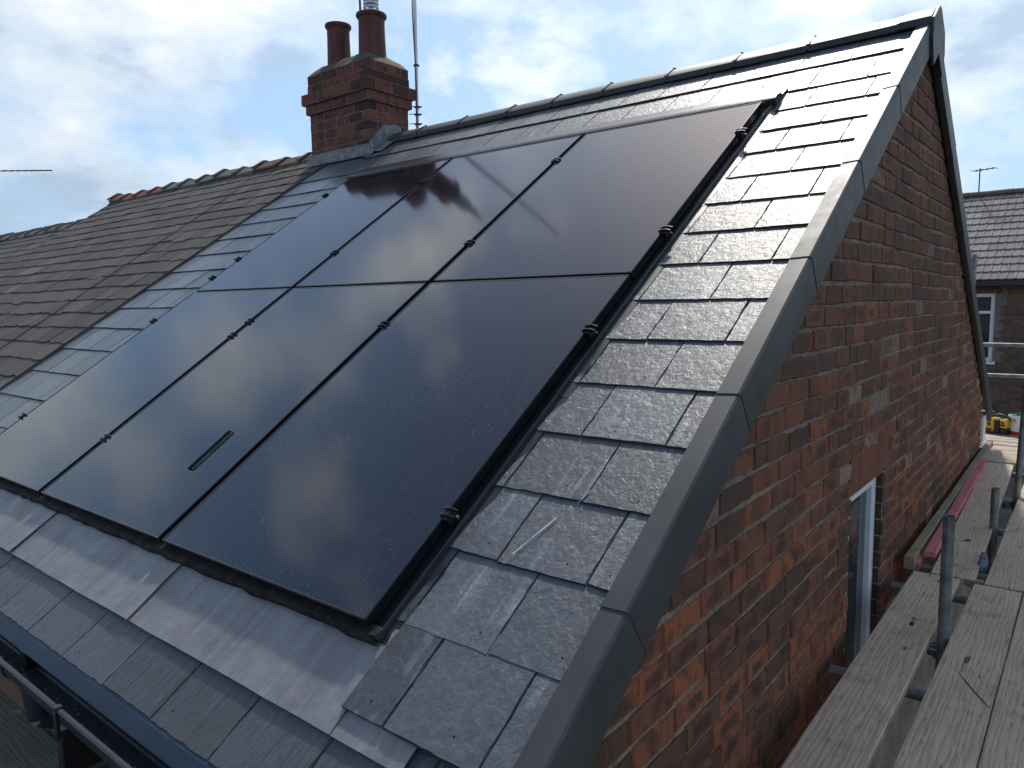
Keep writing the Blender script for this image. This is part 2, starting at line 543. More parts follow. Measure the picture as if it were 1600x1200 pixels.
BOARD = wood_mat('weathered_board', (0.56, 0.43, 0.295), (0.66, 0.53, 0.385))
BOARD_X = wood_mat('weathered_cross_board', (0.50, 0.41, 0.31), (0.60, 0.505, 0.40), 'x')
BOARD_DARK = wood_mat('dark_front_board', (0.17, 0.145, 0.115), (0.25, 0.21, 0.17), 'x')
TIMBER = wood_mat('treated_timber', (0.27, 0.235, 0.14), (0.36, 0.31, 0.20), 'y', False, (0.16, 0.13, 0.08))
RED_WOOD = wood_mat('red_dyed_batten', (0.56, 0.15, 0.16), (0.64, 0.24, 0.23), 'y', False, (0.35, 0.06, 0.07))
m = Mat('galvanised_tube', rough=0.45, metal=0.55)
v = m.coords(per_object=False)
m.color(m.ramp(m.noise(v, 14.0, 5, 0.65), [(0.3, (0.11, 0.12, 0.12)), (0.55, (0.22, 0.235, 0.24)), (0.75, (0.34, 0.35, 0.36))]))
m.rough(m.math('MULTIPLY_ADD', m.noise(v, 30.0, 4), 0.3, 0.3))
TUBE = m.m
m = Mat('mast_alloy', (0.72, 0.73, 0.74), 0.4, 0.3)
ALLOY = m.m
m = Mat('black_cable', (0.015, 0.015, 0.016), 0.5)
CABLE = m.m
m = Mat('dark_iron', (0.03, 0.03, 0.032), 0.6)
IRON = m.m
m = Mat('yellow_tool_plastic', (0.72, 0.40, 0.015), 0.4)
YELLOW = m.m
m = Mat('black_tool_plastic', (0.012, 0.012, 0.013), 0.5)
BLACK = m.m
m = Mat('white_tub_plastic', (0.72, 0.72, 0.72), 0.4)
TUB = m.m
m = Mat('red_print', (0.55, 0.03, 0.04), 0.45)
REDP = m.m
m = Mat('grey_print', (0.22, 0.22, 0.25), 0.5)
GREYP = m.m
m = Mat('green_cloth', (0.02, 0.16, 0.09), 0.8)
GREEN = m.m
m = Mat('grey_cloth', (0.14, 0.16, 0.20), 0.9)
m.bump(m.noise(m.coords(), 40.0, 4), 0.01)
RAG = m.m
m = Mat('lime_cloth', (0.42, 0.48, 0.04), 0.8)
LIME = m.m
m = Mat('grey_ribbed_plastic', (0.20, 0.21, 0.20), 0.5)
m.color(m.mix(m.ramp(m.noise(m.coords(), 6.0, 5), [(0.4, 0.0), (0.7, 0.7)]), (0.20, 0.20, 0.19), (0.10, 0.10, 0.096)))
RIBBED = m.m
FARTILE = None


def far_tile():
    m = Mat('concrete_roof_tile', rough=0.85)
    v = m.coords()
    r = m.rand()
    c = m.ramp(r, [(0.0, (0.165, 0.15, 0.14)), (0.5, (0.215, 0.20, 0.185)), (1.0, (0.26, 0.245, 0.225))])
    st = m.noise(m.coords((22, 2, 1)), 1.0, 4)
    c = m.mix(m.ramp(st, [(0.5, 0.0), (0.7, 0.6)]), c, (0.11, 0.10, 0.095))
    m.color(c)
    m.bump(m.noise(v, 60.0, 4), 0.003)
    return m.m


FARTILE = far_tile()
m = Mat('yard_ground', rough=0.95)
v = m.coords(per_object=False)
m.color(m.ramp(m.noise(v, 1.4, 8, 0.65), [(0.3, (0.030, 0.026, 0.022)), (0.55, (0.062, 0.052, 0.042)), (0.75, (0.055, 0.06, 0.036))]))
m.bump(m.noise(v, 20.0, 6), 0.03)
GROUND = m.m
m = Mat('plain_render_wall', rough=0.9)
v = m.coords(per_object=False)
m.color(m.ramp(m.noise(v, 3.0, 5), [(0.3, (0.17, 0.10, 0.075)), (0.7, (0.22, 0.13, 0.10))]))
WALLBODY = m.m

# ------------------------------------------------------------------ mesh helpers
ORG = {}


def origin(o):
    return ORG[o.name]


def place(o, parent, loc):
    loc = Vector(loc)
    ORG[o.name] = loc
    if parent is not None:
        o.parent = parent
        o.location = loc - ORG[parent.name]
    else:
        o.location = loc
    COL.objects.link(o)
    return o


def thing(name, label, cat, loc=(0, 0, 0), group=None):
    o = bpy.data.objects.new(name, None)
    o.empty_display_size = 0.2
    place(o, None, loc)
    o['label'] = label
    o['category'] = cat
    if group:
        o['group'] = group
    return o


def tag(o, label, cat, group=None):
    o['label'] = label
    o['category'] = cat
    if group:
        o['group'] = group
    return o


class MB:
    """mesh builder: vertices, faces, a material slot and a random value per face"""

    def __init__(self):
        self.v, self.f, self.mi, self.pc, self.core = [], [], [], [], {}

    def face(self, idx, mi=0, pc=0.0):
        self.f.append(tuple(idx))
        self.mi.append(mi)
        self.pc.append(pc)

    def add(self, verts, faces, mi=0, pc=0.0, M=None, core=None):
        b = len(self.v)
        if core is not None:
            self.core[b + core] = 1.0
        for p in verts:
            p = Vector(p)
            self.v.append(M @ p if M is not None else p)
        for f in faces:
            self.face([b + i for i in f], mi, pc)

    def box(self, lo, hi, mi=0, pc=0.0, M=None, ch=0.0):
        if ch > 0:
            vs, fs = cbox(lo, hi, ch)
            self.add(vs, fs, mi, pc, M)
            return
        x0, y0, z0 = lo
        x1, y1, z1 = hi
        vs = [(x0, y0, z0), (x1, y0, z0), (x1, y1, z0), (x0, y1, z0), (x0, y0, z1), (x1, y0, z1), (x1, y1, z1), (x0, y1, z1)]
        fs = [(0, 3, 2, 1), (4, 5, 6, 7), (0, 1, 5, 4), (1, 2, 6, 5), (2, 3, 7, 6), (3, 0, 4, 7)]
        self.add(vs, fs, mi, pc, M)

    def tube(self, a, b, r, n=14, mi=0, r2=None, caps=True, hollow=False):
        a, b = Vector(a), Vector(b)
        r2 = r if r2 is None else r2
        d = (b - a).normalized()
        u = d.orthogonal().normalized()
        w_ = d.cross(u)
        vs, fs = [], []
        for p, rr in ((a, r), (b, r2)):
            for i in range(n):
                t = 2 * math.pi * i / n
                vs.append(p + (u * math.cos(t) + w_ * math.sin(t)) * rr)
        for i in range(n):
            j = (i + 1) % n
            fs.append((i, j, n + j, n + i))
        if caps:
            fs.append(tuple(reversed(range(n))))
            if not hollow:
                fs.append(tuple(range(n, 2 * n)))
            else:
                k = len(vs)
                for off, q in ((0.0, 0.86), (-0.12, 0.86)):
                    for i in range(n):
                        t = 2 * math.pi * i / n
                        vs.append(b + d * off + (u * math.cos(t) + w_ * math.sin(t)) * r2 * q)
                for i in range(n):
                    j = (i + 1) % n
                    fs.append((n + i, n + j, k + j, k + i))
                    fs.append((k + i, k + j, k + n + j, k + n + i))
                fs.append(tuple(range(k + n, k + 2 * n)))
        self.add(vs, fs, mi)

    def path(self, pts, r, n=6, mi=0):
        for a, b in zip(pts[:-1], pts[1:]):
            self.tube(a, b, r, n, mi)

    def lathe(self, prof, center, n=28, mi=0):
        """prof: list of (radius, z)"""
        c = Vector(center)
        vs, fs = [], []
        for r, z in prof:
            for i in range(n):
                t = 2 * math.pi * i / n
                vs.append(c + Vector((r * math.cos(t), r * math.sin(t), z)))
        for k in range(len(prof) - 1):
            for i in range(n):
                j = (i + 1) % n
                fs.append((k * n + i, k * n + j, (k + 1) * n + j, (k + 1) * n + i))
        self.add(vs, fs, mi)

    def extrude(self, prof, a, b, mi=0, cap=True, pc=0.0):
        """prof: closed list of 3D offsets; swept from a to b (vectors)"""
        n = len(prof)
        vs = [Vector(p) + Vector(a) for p in prof] + [Vector(p) + Vector(b) for p in prof]
        fs = [(i, (i + 1) % n, n + (i + 1) % n, n + i) for i in range(n)]
        if cap:
            fs += [tuple(reversed(range(n))), tuple(range(n, 2 * n))]
        self.add(vs, fs, mi, pc)

    def mesh(self, name, mats, org=(0, 0, 0), smooth=None):
        me = bpy.data.meshes.new(name)
        o = Vector(org)
        me.from_pydata([tuple(p - o) for p in self.v], [], self.f)
        if not isinstance(mats, (list, tuple)):
            mats = [mats]
        for m_ in mats:
            me.materials.append(m_)
        me.polygons.foreach_set('material_index', self.mi)
        if any(self.pc):
            at = me.attributes.new('piece', 'FLOAT', 'FACE')
            at.data.foreach_set('value', self.pc)
        if self.core:
            at = me.attributes.new('core', 'FLOAT', 'POINT')
            at.data.foreach_set('value', [self.core.get(i, 0.0) for i in range(len(self.v))])
        bm = bmesh.new()
        bm.from_mesh(me)
        bmesh.ops.recalc_face_normals(bm, faces=bm.faces)
        bm.to_mesh(me)
        bm.free()
        if smooth is not None:
            me.polygons.foreach_set('use_smooth', [True] * len(me.polygons))
            me.set_sharp_from_angle(angle=R(smooth))
        me.update()
        return me

    def obj(self, name, mats, parent=None, org=None, smooth=None):
        if org is None:
            org = ORG[parent.name] if parent is not None else (0, 0, 0)
        me = self.mesh(name, mats, org, smooth)
        return place(bpy.data.objects.new(name, me), parent, org)


def cbox(lo, hi, ch):
    """chamfered box"""
    lo, hi = Vector(lo), Vector(hi)
    vs, idx = [], {}
    for sx in (0, 1):
        for sy in (0, 1):
            for sz in (0, 1):
                s = (sx, sy, sz)
                for ax in range(3):
                    p = []
                    for k in range(3):
                        e = lo[k] if s[k] == 0 else hi[k]
                        if k != ax:
                            e += ch if s[k] == 0 else -ch
                        p.append(e)
                    idx[(s, ax)] = len(vs)
                    vs.append(tuple(p))
    fs = []
    for ax in range(3):
        b, c = (ax + 1) % 3, (ax + 2) % 3
        for sd in (0, 1):
            q = []
            for (i, j) in ((0, 0), (1, 0), (1, 1), (0, 1)):
                s = [0, 0, 0]
                s[ax] = sd
                s[b] = i
                s[c] = j
                q.append(idx[(tuple(s), ax)])
            fs.append(tuple(q))
        # edges along ax
        for i in (0, 1):
            for j in (0, 1):
                s0 = [0, 0, 0]
                s0[b], s0[c] = i, j
                s1 = list(s0)
                s1[ax] = 1
                fs.append((idx[(tuple(s0), b)], idx[(tuple(s1), b)], idx[(tuple(s1), c)], idx[(tuple(s0), c)]))
    for sx in (0, 1):
        for sy in (0, 1):
            for sz in (0, 1):
                s = (sx, sy, sz)
                fs.append((idx[(s, 0)], idx[(s, 1)], idx[(s, 2)]))
    return vs, fs


def inst(name, me, parent, loc, rot=None, scale=None):
    o = bpy.data.objects.new(name, me)
    if rot is not None:
        o.rotation_euler = rot
    if scale is not None:
        o.scale = scale
    return place(o, parent, loc)


# roof plane coordinates: X along the eave, v up the slope, n out of the slope
TH = R(33.8768)
UV = Vector((0, math.cos(TH), math.sin(TH)))
NV = Vector((0, -math.sin(TH), math.cos(TH)))


def RP(x, v, n=0.0):
    return Vector((x, 0, 0)) + UV * v + NV * n


def RM(x, v, n=0.0):
    return Matrix.Translation(RP(x, v, n)) @ Matrix.Rotation(TH, 4, 'X')


SN = -0.05            # slate surface below the panel glass
GAUGE = 0.2545
APEX_Y = 3.70
WX = 0.62             # outer face of the gable bricks
GZ = -5.4             # ground
EAVE_V = -0.455
FAR_EAVE_Y = 2 * APEX_Y + 0.36

# ------------------------------------------------------------------ ground
mb = MB()
mb.add([(-400, -400, GZ), (400, -400, GZ), (400, 400, GZ), (-400, 400, GZ)], [(0, 1, 2, 3)])
g = mb.obj('ground', GROUND)
g['kind'] = 'structure'

# ================================================================== HOUSE
house = thing('brick_house', 'red brick end house with a new slate roof and tall gable wall', 'house', (-1.9, 3.7, GZ))
# gable wall backing (mortar) with a real window opening: WY0..WY1, top WZT
WY0, WY1, WZT, WZB = 2.40, 3.09, -0.095, -1.35
MX = WX - 0.0085


def roof_under(y):
    """height of the gable wall top under the verge"""
    d = min(y + 0.36, 2 * APEX_Y + 0.36 - y)
    return -0.36 + d * math.tan(TH) - 0.01


gable = None
mb = MB()


def wall_poly(x, ys, zb):
    """vertical strips of the gable plane between ys, from zb up to the roof"""
    for a, b in zip(ys[:-1], ys[1:]):
        mb.add([(x, a, zb), (x, b, zb), (x, b, roof_under(b)), (x, a, roof_under(a))], [(0, 1, 2, 3)])


mb = MB()
wall_poly(MX, [0.02, 1.2, WY0], GZ)
wall_poly(MX, [WY1, APEX_Y, 5.5, 7.38], GZ)
wall_poly(MX, [WY0, WY1], WZT)
mb.add([(MX, WY0, GZ), (MX, WY1, GZ), (MX, WY1, WZB), (MX, WY0, WZB)], [(0, 1, 2, 3)])
# reveals
for y in (WY0, WY1):
    mb.add([(MX, y, WZB), (MX, y, WZT), (MX - 0.22, y, WZT), (MX - 0.22, y, WZB)], [(0, 1, 2, 3)])
mb.add([(MX, WY0, WZT), (MX, WY1, WZT), (MX - 0.22, WY1, WZT), (MX - 0.22, WY0, WZT)], [(0, 1, 2, 3)])
mb.add([(MX, WY0, WZB), (MX, WY1, WZB), (MX - 0.22, WY1, WZB), (MX - 0.22, WY0, WZB)], [(0, 1, 2, 3)])
gable = mb.obj('gable_wall', MORTAR, house, (WX, 3.7, GZ))
gable['label'] = 'weathered red brick gable wall under the dark verge'


def brick_variant(seed):
    """brick face in x-normal direction, 1 x 1 in y,z; ragged arrises; about 46 triangles"""
    rn = random.Random(seed)
    outl = []
    for i in range(4):
        outl.append((i / 4, 0.0))
    for i in range(2):
        outl.append((1.0, i / 2))
    for i in range(4):
        outl.append((1 - i / 4, 1.0))
    for i in range(2):
        outl.append((0.0, 1 - i / 2))
    n = len(outl)
    vs = []
    for (a, b) in outl:                       # back ring
        vs.append((-0.05, a - 0.5, b - 0.5))
    for (a, b) in outl:                       # arris ring
        ja, jb = rn.uniform(-0.008, 0.012), rn.uniform(-0.03, 0.04)
        ca = a + (ja if a < 0.5 else -ja)
        cb_ = b + (jb if b < 0.5 else -jb)
        vs.append((-0.006 + rn.uniform(-0.002, 0.001), ca - 0.5, cb_ - 0.5))
    for (a, b) in outl:                       # face ring
        ca = 0.5 + (a - 0.5) * (1 - 2 * 0.022) + rn.uniform(-0.006, 0.006)
        cb_ = 0.5 + (b - 0.5) * (1 - 2 * 0.075) + rn.uniform(-0.02, 0.02)
        vs.append((rn.uniform(-0.0015, 0.001), ca - 0.5, cb_ - 0.5))
    fs = []
    for k in (0, 1):
        for i in range(n):
            j = (i + 1) % n
            fs.append((k * n + i, k * n + j, (k + 1) * n + j, (k + 1) * n + i))
    vs.append((0.0008, rn.uniform(-0.12, 0.12), rn.uniform(-0.1, 0.1)))
    for i in range(n):
        fs.append((2 * n + i, 2 * n + (i + 1) % n, 3 * n))
    return vs, fs


BV = [brick_variant(s) for s in range(9)]
BM = []
for vs, fs in BV:
    q = MB()
    q.add(vs, fs, core=len(vs) - 1)
    BM.append(q.mesh('brick', BRICK))
COURSE = 0.0915
rb = random.Random(21)
bricks = []
z_ref = 0.447
campos = Vector(cam.location)
k0 = int((-1.5 - z_ref) / COURSE)
for k in range(k0, 24):
    z0 = z_ref + k * COURSE
    y = -0.02 + rb.uniform(-0.22, 0.0)
    hdr = (k % 5 == 0)
    while y < 7.45:
        L = rb.gauss(0.236, 0.014)
        if rb.random() < 0.16:
            L = rb.choice([0.115, 0.125, 0.17, 0.18])
        a, b = y, y + L
        y = b
        zm = z0 + COURSE / 2
        a2, b2 = max(a, 0.0), min(b, 7.38)
        ycut = (z0 + COURSE + 0.065) / math.tan(TH)
        a2 = max(a2, ycut)
        b2 = min(b2, 2 * APEX_Y - ycut)
        if b2 - a2 < 0.03:
            continue
        # window hole and the soldier lintel above it
        top = WZT + 0.235
        if zm > WZB and zm < top - 0.02 and b2 > WY0 and a2 < WY1:
            if a2 < WY0 - 0.03:
                b2 = WY0
            elif b2 > WY1 + 0.03:
                a2 = WY1
            else:
                continue
            if b2 - a2 < 0.03 or b2 - a2 > 0.26:
                continue
        bricks.append((a2, b2, z0, k))
bricks.sort(key=lambda t: (Vector((WX, (t[0] + t[1]) / 2, t[2])) - campos).length + (3.0 if t[2] < -0.85 else 0.0))


def wavez(y, k):
    return 0.0055 * math.sin(y * 1.9 + k * 0.35) + 0.003 * math.sin(y * 5.3 + k * 1.7)


stuff = MB()
for i, (a, b, z0, k) in enumerate(bricks):
    yc, L = (a + b) / 2, b - a - rb.uniform(0.004, 0.009)
    zc = z0 + COURSE / 2 + wavez(yc, k) + rb.uniform(-0.0015, 0.0015)
    h = COURSE - rb.uniform(0.0085, 0.0165)
    rx = R(rb.uniform(-0.7, 0.7)) + 0.0055 * 1.9 * math.cos(yc * 1.9 + k * 0.35)
    loc = Vector((WX + rb.uniform(-0.003, 0.003), yc, zc))
    j = rb.randrange(9)
    if i < 300:
        inst('brick', BM[j], gable, loc, (rx, R(rb.uniform(-1, 1)), R(rb.uniform(-0.5, 0.5))), (1, L, h))
    else:
        M = Matrix.Translation(loc) @ Matrix.Rotation(rx, 4, 'X') @ Matrix.Diagonal((1, L, h, 1))
        stuff.add(BV[j][0], BV[j][1], 0, rb.random() + 0.001, M, core=len(BV[j][0]) - 1)
so = stuff.obj('brickwork', BRICK, gable)
so['kind'] = 'stuff'
# soldier lintel and reveal bricks
y = WY0 - 0.04
q = MB()
q.add(*BV[3])
sold_me = q.mesh('lintel_brick', BRICK_RED)
nb = 10
for i in range(nb):
    w_ = (WY1 + 0.04 - (WY0 - 0.04)) / nb
    yc = WY0 - 0.04 + (i + 0.5) * w_
    inst('lintel_brick', sold_me, gable, (WX + 0.001, yc, WZT + 0.115), (0, 0, 0), (1, w_ - 0.003, 0.222))
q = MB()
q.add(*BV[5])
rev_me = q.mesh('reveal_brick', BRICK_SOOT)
for side, y in ((1, WY1), (-1, WY0)):
    for i in range(14):
        zc = WZT - 0.045 - i * COURSE
        o = inst('reveal_brick', rev_me, gable, (MX - 0.055, y - side * 0.001, zc), (0, 0, R(-90 * side)), (0.3, 0.112 if i % 2 else 0.106, COURSE + 0.003))

# window in the gable
FX = 0.578
mb = MB()
jw = 0.070
mb.box((FX - 0.07, WY0 + 0.004, WZB), (FX, WY0 + 0.004 + jw, WZT - 0.004), ch=0.006)
mb.box((FX - 0.07, WY1 - 0.004 - jw, WZB), (FX, WY1 - 0.004, WZT - 0.004), ch=0.006)
mb.box((FX - 0.07, WY0 + 0.004 + jw, WZT - 0.004 - 0.028), (FX, WY1 - 0.004 - jw, WZT - 0.004), ch=0.006)
mb.box((FX - 0.07, WY0 + 0.004 + jw, WZB), (FX, WY1 - 0.004 - jw, WZB + jw), ch=0.006)
win = mb.obj('window', WHITE, house, (FX, (WY0 + WY1) / 2, WZB))
mb = MB()
for (a, b) in ((WY0 + 0.075, WY0 + 0.12), (WY1 - 0.12, WY1 - 0.075)):
    mb.box((FX - 0.055, a, WZB + 0.07), (FX + 0.008, b, WZT - 0.034), ch=0.005)
mb.box((FX - 0.055, WY0 + 0.12, WZT - 0.060), (FX + 0.008, WY1 - 0.12, WZT - 0.034), ch=0.005)
mb.obj('sash', WHITE, win)
mb = MB()
mb.box((FX - 0.035, WY0 + 0.11, WZB + 0.07), (FX - 0.022, WY1 - 0.11, WZT - 0.055))
mb.obj('pane', WGLASS, win)

# house body: front wall, rear wall, party side (closed behind)
mb = MB()
mb.box((-4.6, 0.02, GZ), (MX - 0.25, 0.25, -0.50))
mb.box((-4.6, 7.13, GZ), (MX - 0.25, 7.38, -0.50))
mb.box((-4.8, 0.02, GZ), (-4.6, 7.38, -0.50))
mb.add([(MX - 0.24, 0.02, GZ), (MX - 0.24, 7.38, GZ), (MX - 0.24, 7.38, -0.42), (MX - 0.24, APEX_Y, 2.1), (MX - 0.24, 0.02, -0.42)], [(0, 1, 2, 3, 4)])
mb.obj('wall', WALLBODY, house)

# roof deck (felt) under the slates, both slopes
mb = MB()
prof = [RP(0, EAVE_V + 0.02, SN - 0.022), RP(0, 4.40, SN - 0.022)]
apz = prof[1].z
ye, yf = prof[0].y, 2 * APEX_Y - prof[0].y
az_ = prof[0].z + (APEX_Y - ye) * math.tan(TH)
mb.add([(-4.46, ye, prof[0].z), (0.61, ye, prof[0].z), (0.61, APEX_Y, az_), (-4.46, APEX_Y, az_), (-4.46, yf, prof[0].z), (0.61, yf, prof[0].z)],
       [(0, 1, 2, 3), (3, 2, 5, 4)])
roof = mb.obj('roof', IRON, house, (-1.9, 3.7, 0))
mb = MB()
for i in range(18):
    v0 = EAVE_V + i * GAUGE
    p = RP(0, v0, SN)
    p2 = RP(0, v0 + GAUGE + 0.02, SN - 0.012)
    mb.add([(-4.46, 2 * APEX_Y - p.y, p.z), (0.61, 2 * APEX_Y - p.y, p.z), (0.61, 2 * APEX_Y - p2.y, p2.z), (-4.46, 2 * APEX_Y - p2.y, p2.z),
            (-4.46, 2 * APEX_Y - p.y, p.z - 0.008), (0.61, 2 * APEX_Y - p.y, p.z - 0.008)], [(0, 1, 2, 3), (0, 1, 5, 4)])
mb.obj('rear_slope', SLATE, roof)['kind'] = 'stuff'


def slate_variant(wd, ln, seed, t=0.0072, hole=True, rag=1.0):
    """thin slate: local x across (centred), y from the tail upwards, z out; ragged dressed edges"""
    rn = random.Random(seed)
    nb = max(4, int(wd / 0.026))
    bot = [(-wd / 2 + wd * i / nb, rn.uniform(-0.0008, 0.0008) * rag) for i in range(nb + 1)]
    sid = [0.02, 0.05, 0.08, 0.11, 0.14, 0.17, 0.20, 0.23]
    right = [(wd / 2 - abs(rn.gauss(0, 0.0007)) * rag, y_) for y_ in sid]
    left = [(-wd / 2 + abs(rn.gauss(0, 0.0007)) * rag, y_) for y_ in reversed(sid)]
    top = [(wd / 2, ln), (-wd / 2, ln)]
    outl = bot + right + top + left
    n = len(outl)
    vs = []
    cx_, cy_ = 0, ln / 2
    for i, (x, y_) in enumerate(outl):
        ins = max(0.0008, rn.gauss(0.0022, 0.0013)) * rag
        dx = -math.copysign(ins, x) if (abs(x) > wd / 2 - 0.004) else 0
        dy = ins * 0.8 if i <= nb else 0
        vs.append((x + dx, y_ + dy, 0.0))
    for (x, y_) in outl:
        vs.append((x, y_, -t))
    fs = [tuple(range(n))]
    mi = [0]
    for i in range(n):
        if n - 4 - 1 == i:
            pass
        j = (i + 1) % n
        fs.append((i, j, n + j, n + i))
        mi.append(1 if i < nb else 0)
    if hole:
        hx = rn.choice([-1, 1]) * rn.uniform(0.03, wd / 2 - 0.04) if wd > 0.15 else 0
        hy = rn.uniform(0.035, 0.06)
        b = len(vs)
        for i in range(6):
            a_ = math.pi * i / 3
            vs.append((hx + 0.0028 * math.cos(a_), hy + 0.0028 * math.sin(a_), 0.0006))
        fs.append(tuple(range(b, b + 6)))
        mi.append(2)
    q = MB()
    for f_, m_ in zip(fs, mi):
        pass
    q.add(vs, [])
    for f_, m_ in zip(fs, mi):
        q.face(f_, m_)
    return q


_scache = {}


def slate_mesh(wd, ln, mat, name='slate', nvar=5, t=0.0072, rag=1.0, hole=True):
    key = (round(wd, 3), round(ln, 3), mat.name, random.randrange(nvar))
    if key not in _scache:
        _scache[key] = slate_variant(wd, ln, hash(key) & 0xffff, t, hole, rag).mesh(name, [mat, EDGE, HOLE])
    return _scache[key]


rs = random.Random(5)
TILT = 0.0076 / GAUGE
RIGHT_X = 0.612


def slate(x0, x1, v, ln, mat=SLATE, parent=None, n=SN, nm='slate', lift=0.0):
    gap = rs.uniform(0.0012, 0.003)
    me = slate_mesh(x1 - x0 - gap, ln, mat, nm)
    o = inst(nm, me, parent or roof, RP((x0 + x1) / 2, v + rs.uniform(-0.002, 0.002), n + 0.004 + rs.uniform(-0.001, 0.0012) + lift),
             (TH - TILT + R(rs.uniform(-0.12, 0.12)), R(rs.uniform(-0.15, 0.15)), R(rs.uniform(-0.22, 0.22))))
    return o


# right hand strip between the array and the verge
C0 = -0.203
for k in range(0, 15):
    v = C0 + k * GAUGE
    joints = [0.222, 0.513] if k % 2 == 0 else [0.076, 0.366]
    lx = 0.040 if k > 0 else 0.045
    if k == 0:
        lx = 0.07
    xs = [lx] + joints + [RIGHT_X]
    for a, b in zip(xs[:-1], xs[1:]):
        slate(a, b, v, GAUGE + 0.06, lift=0.004 if k == 0 else 0.0)
# full width courses above the array
for k, v in ((15, 3.625), (16, 3.965)):
    xs = [RIGHT_X]
    x = 0.168 if k == 15 else 0.31
    while x > -4.4:
        xs.append(x)
        x -= 0.2985
    xs.append(-4.44)
    if k == 15:
        xs.insert(1, 0.465)
    for a, b in zip(xs[1:], xs[:-1]):
        if a < -3.7 and k == 16 and b < -3.75:
            continue
        slate(a, b, v, 0.40 if k == 15 else 0.33)
# left hand strip
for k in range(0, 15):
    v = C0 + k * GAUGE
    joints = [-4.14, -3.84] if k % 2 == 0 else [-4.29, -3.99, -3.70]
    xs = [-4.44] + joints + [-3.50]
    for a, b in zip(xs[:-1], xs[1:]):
        slate(a, b, v, GAUGE + 0.06, SLATE_SKY_SHEEN)
# eave course and the soaker course hidden by the lead
x = 0.395
xs = [RIGHT_X, x]
while x > -4.3:
    x -= 0.3065
    xs.append(x)
xs.append(-4.44)
for a, b in zip(xs[1:], xs[:-1]):
    if b - a > 0.03:
        slate(a, b, EAVE_V, 0.34, SLATE_EAVE, n=SN - 0.015, nm='eave_slate')

# ridge tiles
prof = [(-0.146, -0.086), (-0.152, -0.080), (-0.152, -0.046), (-0.132, -0.028), (-0.048, 0.024), (0.0, 0.036), (0.048, 0.024), (0.132, -0.028),
        (0.152, -0.046), (0.152, -0.080), (0.146, -0.086), (0.130, -0.06), (0.0, 0.012), (-0.130, -0.06)]
RZ = 2.416
ridge_y = APEX_Y
edges = [0.499, 0.0, -0.461, -0.945, -1.452, -1.911, -2.364, -2.895, -3.40, -3.78]
for i, (a, b) in enumerate(zip(edges[1:], edges[:-1])):
    q = MB()
    P = [(0, y_, z_) for y_, z_ in prof]
    q.extrude(P, (a + 0.004, ridge_y, RZ), (b - 0.004, ridge_y, RZ + rs.uniform(-0.002, 0.003)))
    ro = q.obj('ridge_tile', RIDGE_M, roof, (a, ridge_y, RZ), smooth=40)
    q = MB()
    P2 = [(0, y_ * 1.03, z_ * 1.0 + 0.006) for y_, z_ in prof]
    q.extrude(P2, (b - 0.010, ridge_y, RZ), (b + 0.010, ridge_y, RZ))
    q.box((b - 0.010, ridge_y - 0.03, RZ + 0.03), (b + 0.010, ridge_y + 0.03, RZ + 0.045), ch=0.004)
    q.obj('ridge_union', CLAMP, roof)
q = MB()
P = [(0, y_ * 1.06, z_ * 1.04 + 0.008) for y_, z_ in prof]
q.extrude(P, (0.503, ridge_y, RZ), (0.665, ridge_y, RZ))
q.obj('ridge_tile', RIDGE_M, roof, (0.5, ridge_y, RZ), smooth=40)
# end cap plate of the ridge
q = MB()
pl = [(0.668, ridge_y - 0.19, RZ - 0.16), (0.668, ridge_y - 0.17, RZ - 0.05), (0.668, ridge_y - 0.03, RZ + 0.05), (0.668, ridge_y + 0.03, RZ + 0.05),
      (0.668, ridge_y + 0.17, RZ - 0.05), (0.668, ridge_y + 0.19, RZ - 0.16), (0.668, ridge_y + 0.14, RZ - 0.30), (0.668, ridge_y, RZ - 0.20), (0.668, ridge_y - 0.14, RZ - 0.30)]
pl = [Vector(p) for p in pl]
q.extrude([p - Vector((0.668, 0, 0)) for p in pl], (0.668, 0, 0), (0.682, 0, 0))
q.obj('ridge_end_cap', VERGE, roof)

# verge caps, front and rear
VX0, VX1, VD = 0.590, 0.665, -0.176
joints_v = [-0.53, 0.252, 1.043, 1.81, 2.569, 3.363, 4.32]


def vcap(v0, v1, mirror=False):
    q = MB()
    n0 = SN + 0.017
    lo = 0.006

    def sec(v, up, out):
        return [RP(VX0, v, SN + 0.012 + up), RP(VX0, v, n0 + up), RP(VX1 - 0.010 + out, v, n0 + 0.004 + up), RP(VX1 - 0.003 + out, v, n0 + up), RP(VX1 + out, v, n0 - 0.008 + up),
                RP(VX1 + out, v, VD), RP(VX1 - 0.012, v, VD - 0.004), RP(WX + 0.008, v, VD - 0.002), RP(WX + 0.008, v, VD + 0.02), RP(VX1 - 0.014, v, VD + 0.02), RP(VX1 - 0.014, v, n0 - 0.012), RP(VX0 + 0.005, v, SN + 0.008)]
    A = sec(v0, 0.0035, 0.0022)
    B = sec(v0 + 0.10, 0.0025, 0.0016)
    C_ = sec(v1 + 0.03, 0.0, 0.0)
    if mirror:
        A, B, C_ = [[Vector((p.x, 2 * APEX_Y - p.y, p.z)) for p in s] for s in (A, B, C_)]
    n = len(A)
    vs = A + B + C_
    fs = []
    for s in (0, 1):
        for i in range(n):
            j = (i + 1) % n
            fs.append((s * n + i, s * n + j, (s + 1) * n + j, (s + 1) * n + i))
    fs += [tuple(range(n)), tuple(reversed(range(2 * n, 3 * n)))]
    q.add(vs, fs)
    return q


for mir in (False, True):
    for a, b in zip(joints_v[:-1], joints_v[1:]):
        vcap(a, b, mir).obj('verge_cap', VERGE, roof, None, smooth=30)

